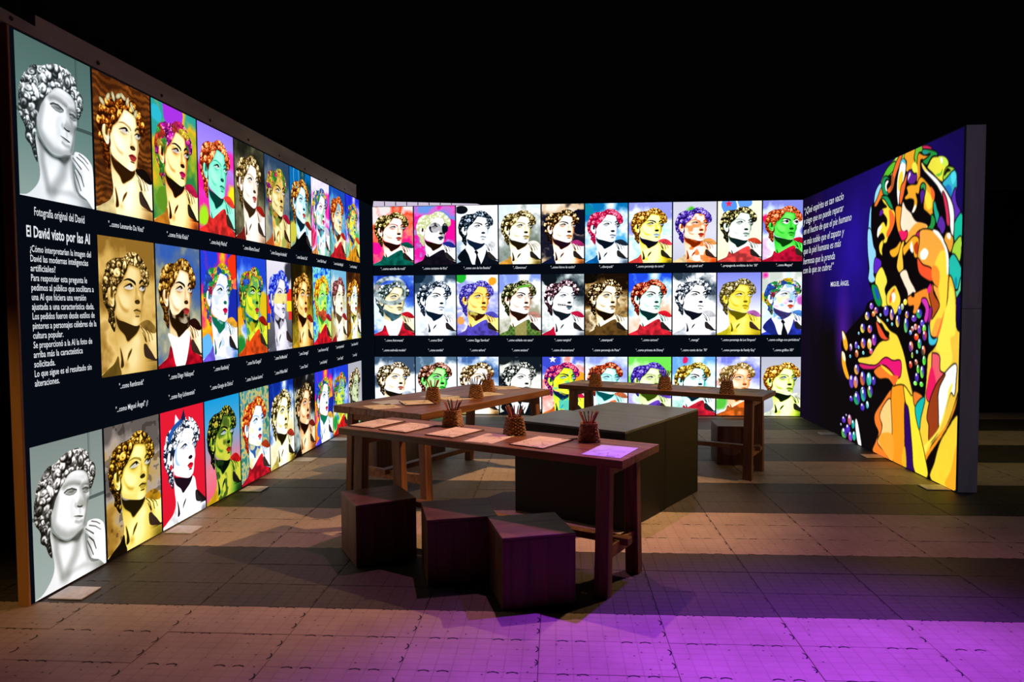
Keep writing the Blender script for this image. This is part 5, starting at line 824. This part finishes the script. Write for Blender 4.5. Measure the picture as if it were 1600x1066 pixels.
# ---- woven baskets with pencils
def basket_mat():
    m, nt, bs = mat('woven_wicker', .6); N = nt.nodes; L = nt.links
    tc = N.new('ShaderNodeTexCoord'); nz = N.new('ShaderNodeTexNoise'); nz.inputs['Scale'].default_value = 60; nz.inputs['Detail'].default_value = 3
    cr = N.new('ShaderNodeValToRGB'); cr.color_ramp.elements[0].color = lin('6a4018'); cr.color_ramp.elements[1].color = lin('b88044'); cr.color_ramp.elements[0].position = .35; cr.color_ramp.elements[1].position = .62
    L.new(tc.outputs['Object'], nz.inputs['Vector']); L.new(nz.outputs['Fac'], cr.inputs[0]); L.new(cr.outputs[0], bs.inputs['Base Color']); return m
M_WICKER = basket_mat()
def basket_mesh():
    """square, tapering: rows of strands that pass alternately over and under the stakes"""
    bm = bmesh.new(); rows, per, Hh = 11, 24, .112
    def ring(z, off, ph):
        r = .068 - .018 * (z / Hh); out = []
        for k in range(per * 2):
            t = k / (per * 2) * 2 * math.pi; c, s_ = math.cos(t), math.sin(t); sq = r / (abs(c) ** 5 + abs(s_) ** 5) ** .2
            wv = .0022 * (1 if ((k // 2 + ph) % 2 == 0) else -1) + off
            out.append(((sq + wv) * c, (sq + wv) * s_, z))
        return out
    prev = None
    for j in range(rows):
        z0 = j * Hh / rows
        for dz, off in ((0, -.002), (Hh / rows * .5, .002), (Hh / rows * .98, -.002)):
            R = [bm.verts.new(p) for p in ring(z0 + dz, off, j)]
            if prev:
                for k in range(len(R)): bm.faces.new((prev[k], prev[(k + 1) % len(R)], R[(k + 1) % len(R)], R[k]))
            prev = R
    inner = [bm.verts.new((v.co.x * .88, v.co.y * .88, v.co.z)) for v in prev]
    for k in range(len(inner)): bm.faces.new((prev[k], prev[(k + 1) % len(inner)], inner[(k + 1) % len(inner)], inner[k]))
    bot = [bm.verts.new((v.co.x * 1.1, v.co.y * 1.1, .006)) for v in inner]
    for k in range(len(inner)): bm.faces.new((inner[k], inner[(k + 1) % len(inner)], bot[(k + 1) % len(inner)], bot[k]))
    bm.faces.new(bot)
    return finish(bm, 'basket_weave', [M_WICKER])
def rim_mesh():
    bm = bmesh.new(); n, m_ = 32, 6; rr = []
    for k in range(n):
        t = k / n * 2 * math.pi; c, s_ = math.cos(t), math.sin(t); sq = .0495 / (abs(c) ** 5 + abs(s_) ** 5) ** .2
        rr.append([bm.verts.new(((sq + .0042 * math.cos(q)) * c, (sq + .0042 * math.cos(q)) * s_, .112 + .0042 * math.sin(q) + .001 * math.sin(k * 2.4))) for q in [i / m_ * 2 * math.pi for i in range(m_)]])
    for k in range(n):
        for i in range(m_): bm.faces.new((rr[k][i], rr[(k + 1) % n][i], rr[(k + 1) % n][(i + 1) % m_], rr[k][(i + 1) % m_]))
    return finish(bm, 'rim', [M_WICKER], smooth=True)
BK, RM = basket_mesh(), rim_mesh()
PC = ['8c2030', 'a83428', '5c1c28', 'c06038', '3c2018', '7a1838', 'd0a060', '28405c', '486830', 'b0483c', '603848', '1c1418']
PM = []
for c in PC:
    body = noise_mat('pencil_paint', lin(c), lin(c), (5, 5, 5), 2, .4, 0); PM.append(body)
M_TIP = noise_mat('pencil_wood_tip', lin('c89860'), lin('dcb078'), (30, 30, 30), 2, .6, 0)
def pencil_mesh(mi):
    bm = bmesh.new(); L_, r = .182, .0044; rings = []
    for z, q in ((0, r), (L_, r), (L_ + .014, .0008)):
        rings.append([bm.verts.new((q * math.cos(k * math.pi / 3), q * math.sin(k * math.pi / 3), z)) for k in range(6)])
    for j in range(2):
        for k in range(6):
            f = bm.faces.new((rings[j][k], rings[j][(k + 1) % 6], rings[j + 1][(k + 1) % 6], rings[j + 1][k])); f.material_index = j
    bm.faces.new(rings[0][::-1]); f = bm.faces.new(rings[2]); f.material_index = 1
    return finish(bm, 'pencil', [PM[mi], M_TIP])
PEN = [pencil_mesh(k) for k in range(len(PC))]
BASKETS = [((-.885, 5.37), 'left basket on the front table', -12, 10), ((-.395, 5.05), 'middle basket on the front table', 24, 11), ((.118, 4.82), 'right basket on the front table', 2, 12),
           ((-1.315, 6.84), 'near left basket on the wide left table', 8, 8), ((-.93, 7.06), 'middle basket on the wide left table', 12, 9), ((-.87, 7.57), 'far basket on the wide left table', -5, 8),
           ((.275, 8.2), 'left basket on the back right table', -8, 8), ((1.002, 7.89), 'middle basket on the back right table', 0, 8), ((1.577, 7.51), 'right basket on the back right table', -14, 9)]
rg = random.Random(11)
for (x, y), nm, rot, cnt in BASKETS:
    x *= .944; y *= .944
    b = empty('pencil_basket', (x, y, TT), 'small square wicker pencil holder, the ' + nm, 'basket', 'wicker pencil baskets', math.radians(rot))
    link('weave', BK, b, (0, 0, .0005)); link('rim', RM, b)
    for k in range(cnt):
        # foot inside, leaning outwards over the rim
        t = (k + rg.uniform(-.3, .3)) / cnt * 2 * math.pi; lean = rg.uniform(.022, .038); fx, fy = -.018 * math.cos(t), -.018 * math.sin(t)
        top = Vector((lean * math.cos(t), lean * math.sin(t), .112)); ft = Vector((fx, fy, .012)); d = (top - ft).normalized()
        p = link('pencil', PEN[rg.randrange(len(PEN))], None, Vector((x, y, TT)) + ft, d.to_track_quat('Z', 'Y').to_euler())
        p['label'] = 'thin coloured pencil standing in the ' + nm; p['category'] = 'pencil'; p['group'] = 'pencils in the ' + nm
# a loose dark pencil across the second board and one near the pink board
for (x, y, a, w) in ((-1.0, 5.03, .1, 'second board from the left'), (-.06, 4.55, .5, 'pink board')):
    p = link('pencil', PEN[11], None, (x, y, TT + .0045), (math.pi / 2, 0, math.pi / 2 + a)); p['label'] = 'loose dark pencil lying on the front table beside the ' + w; p['category'] = 'pencil'
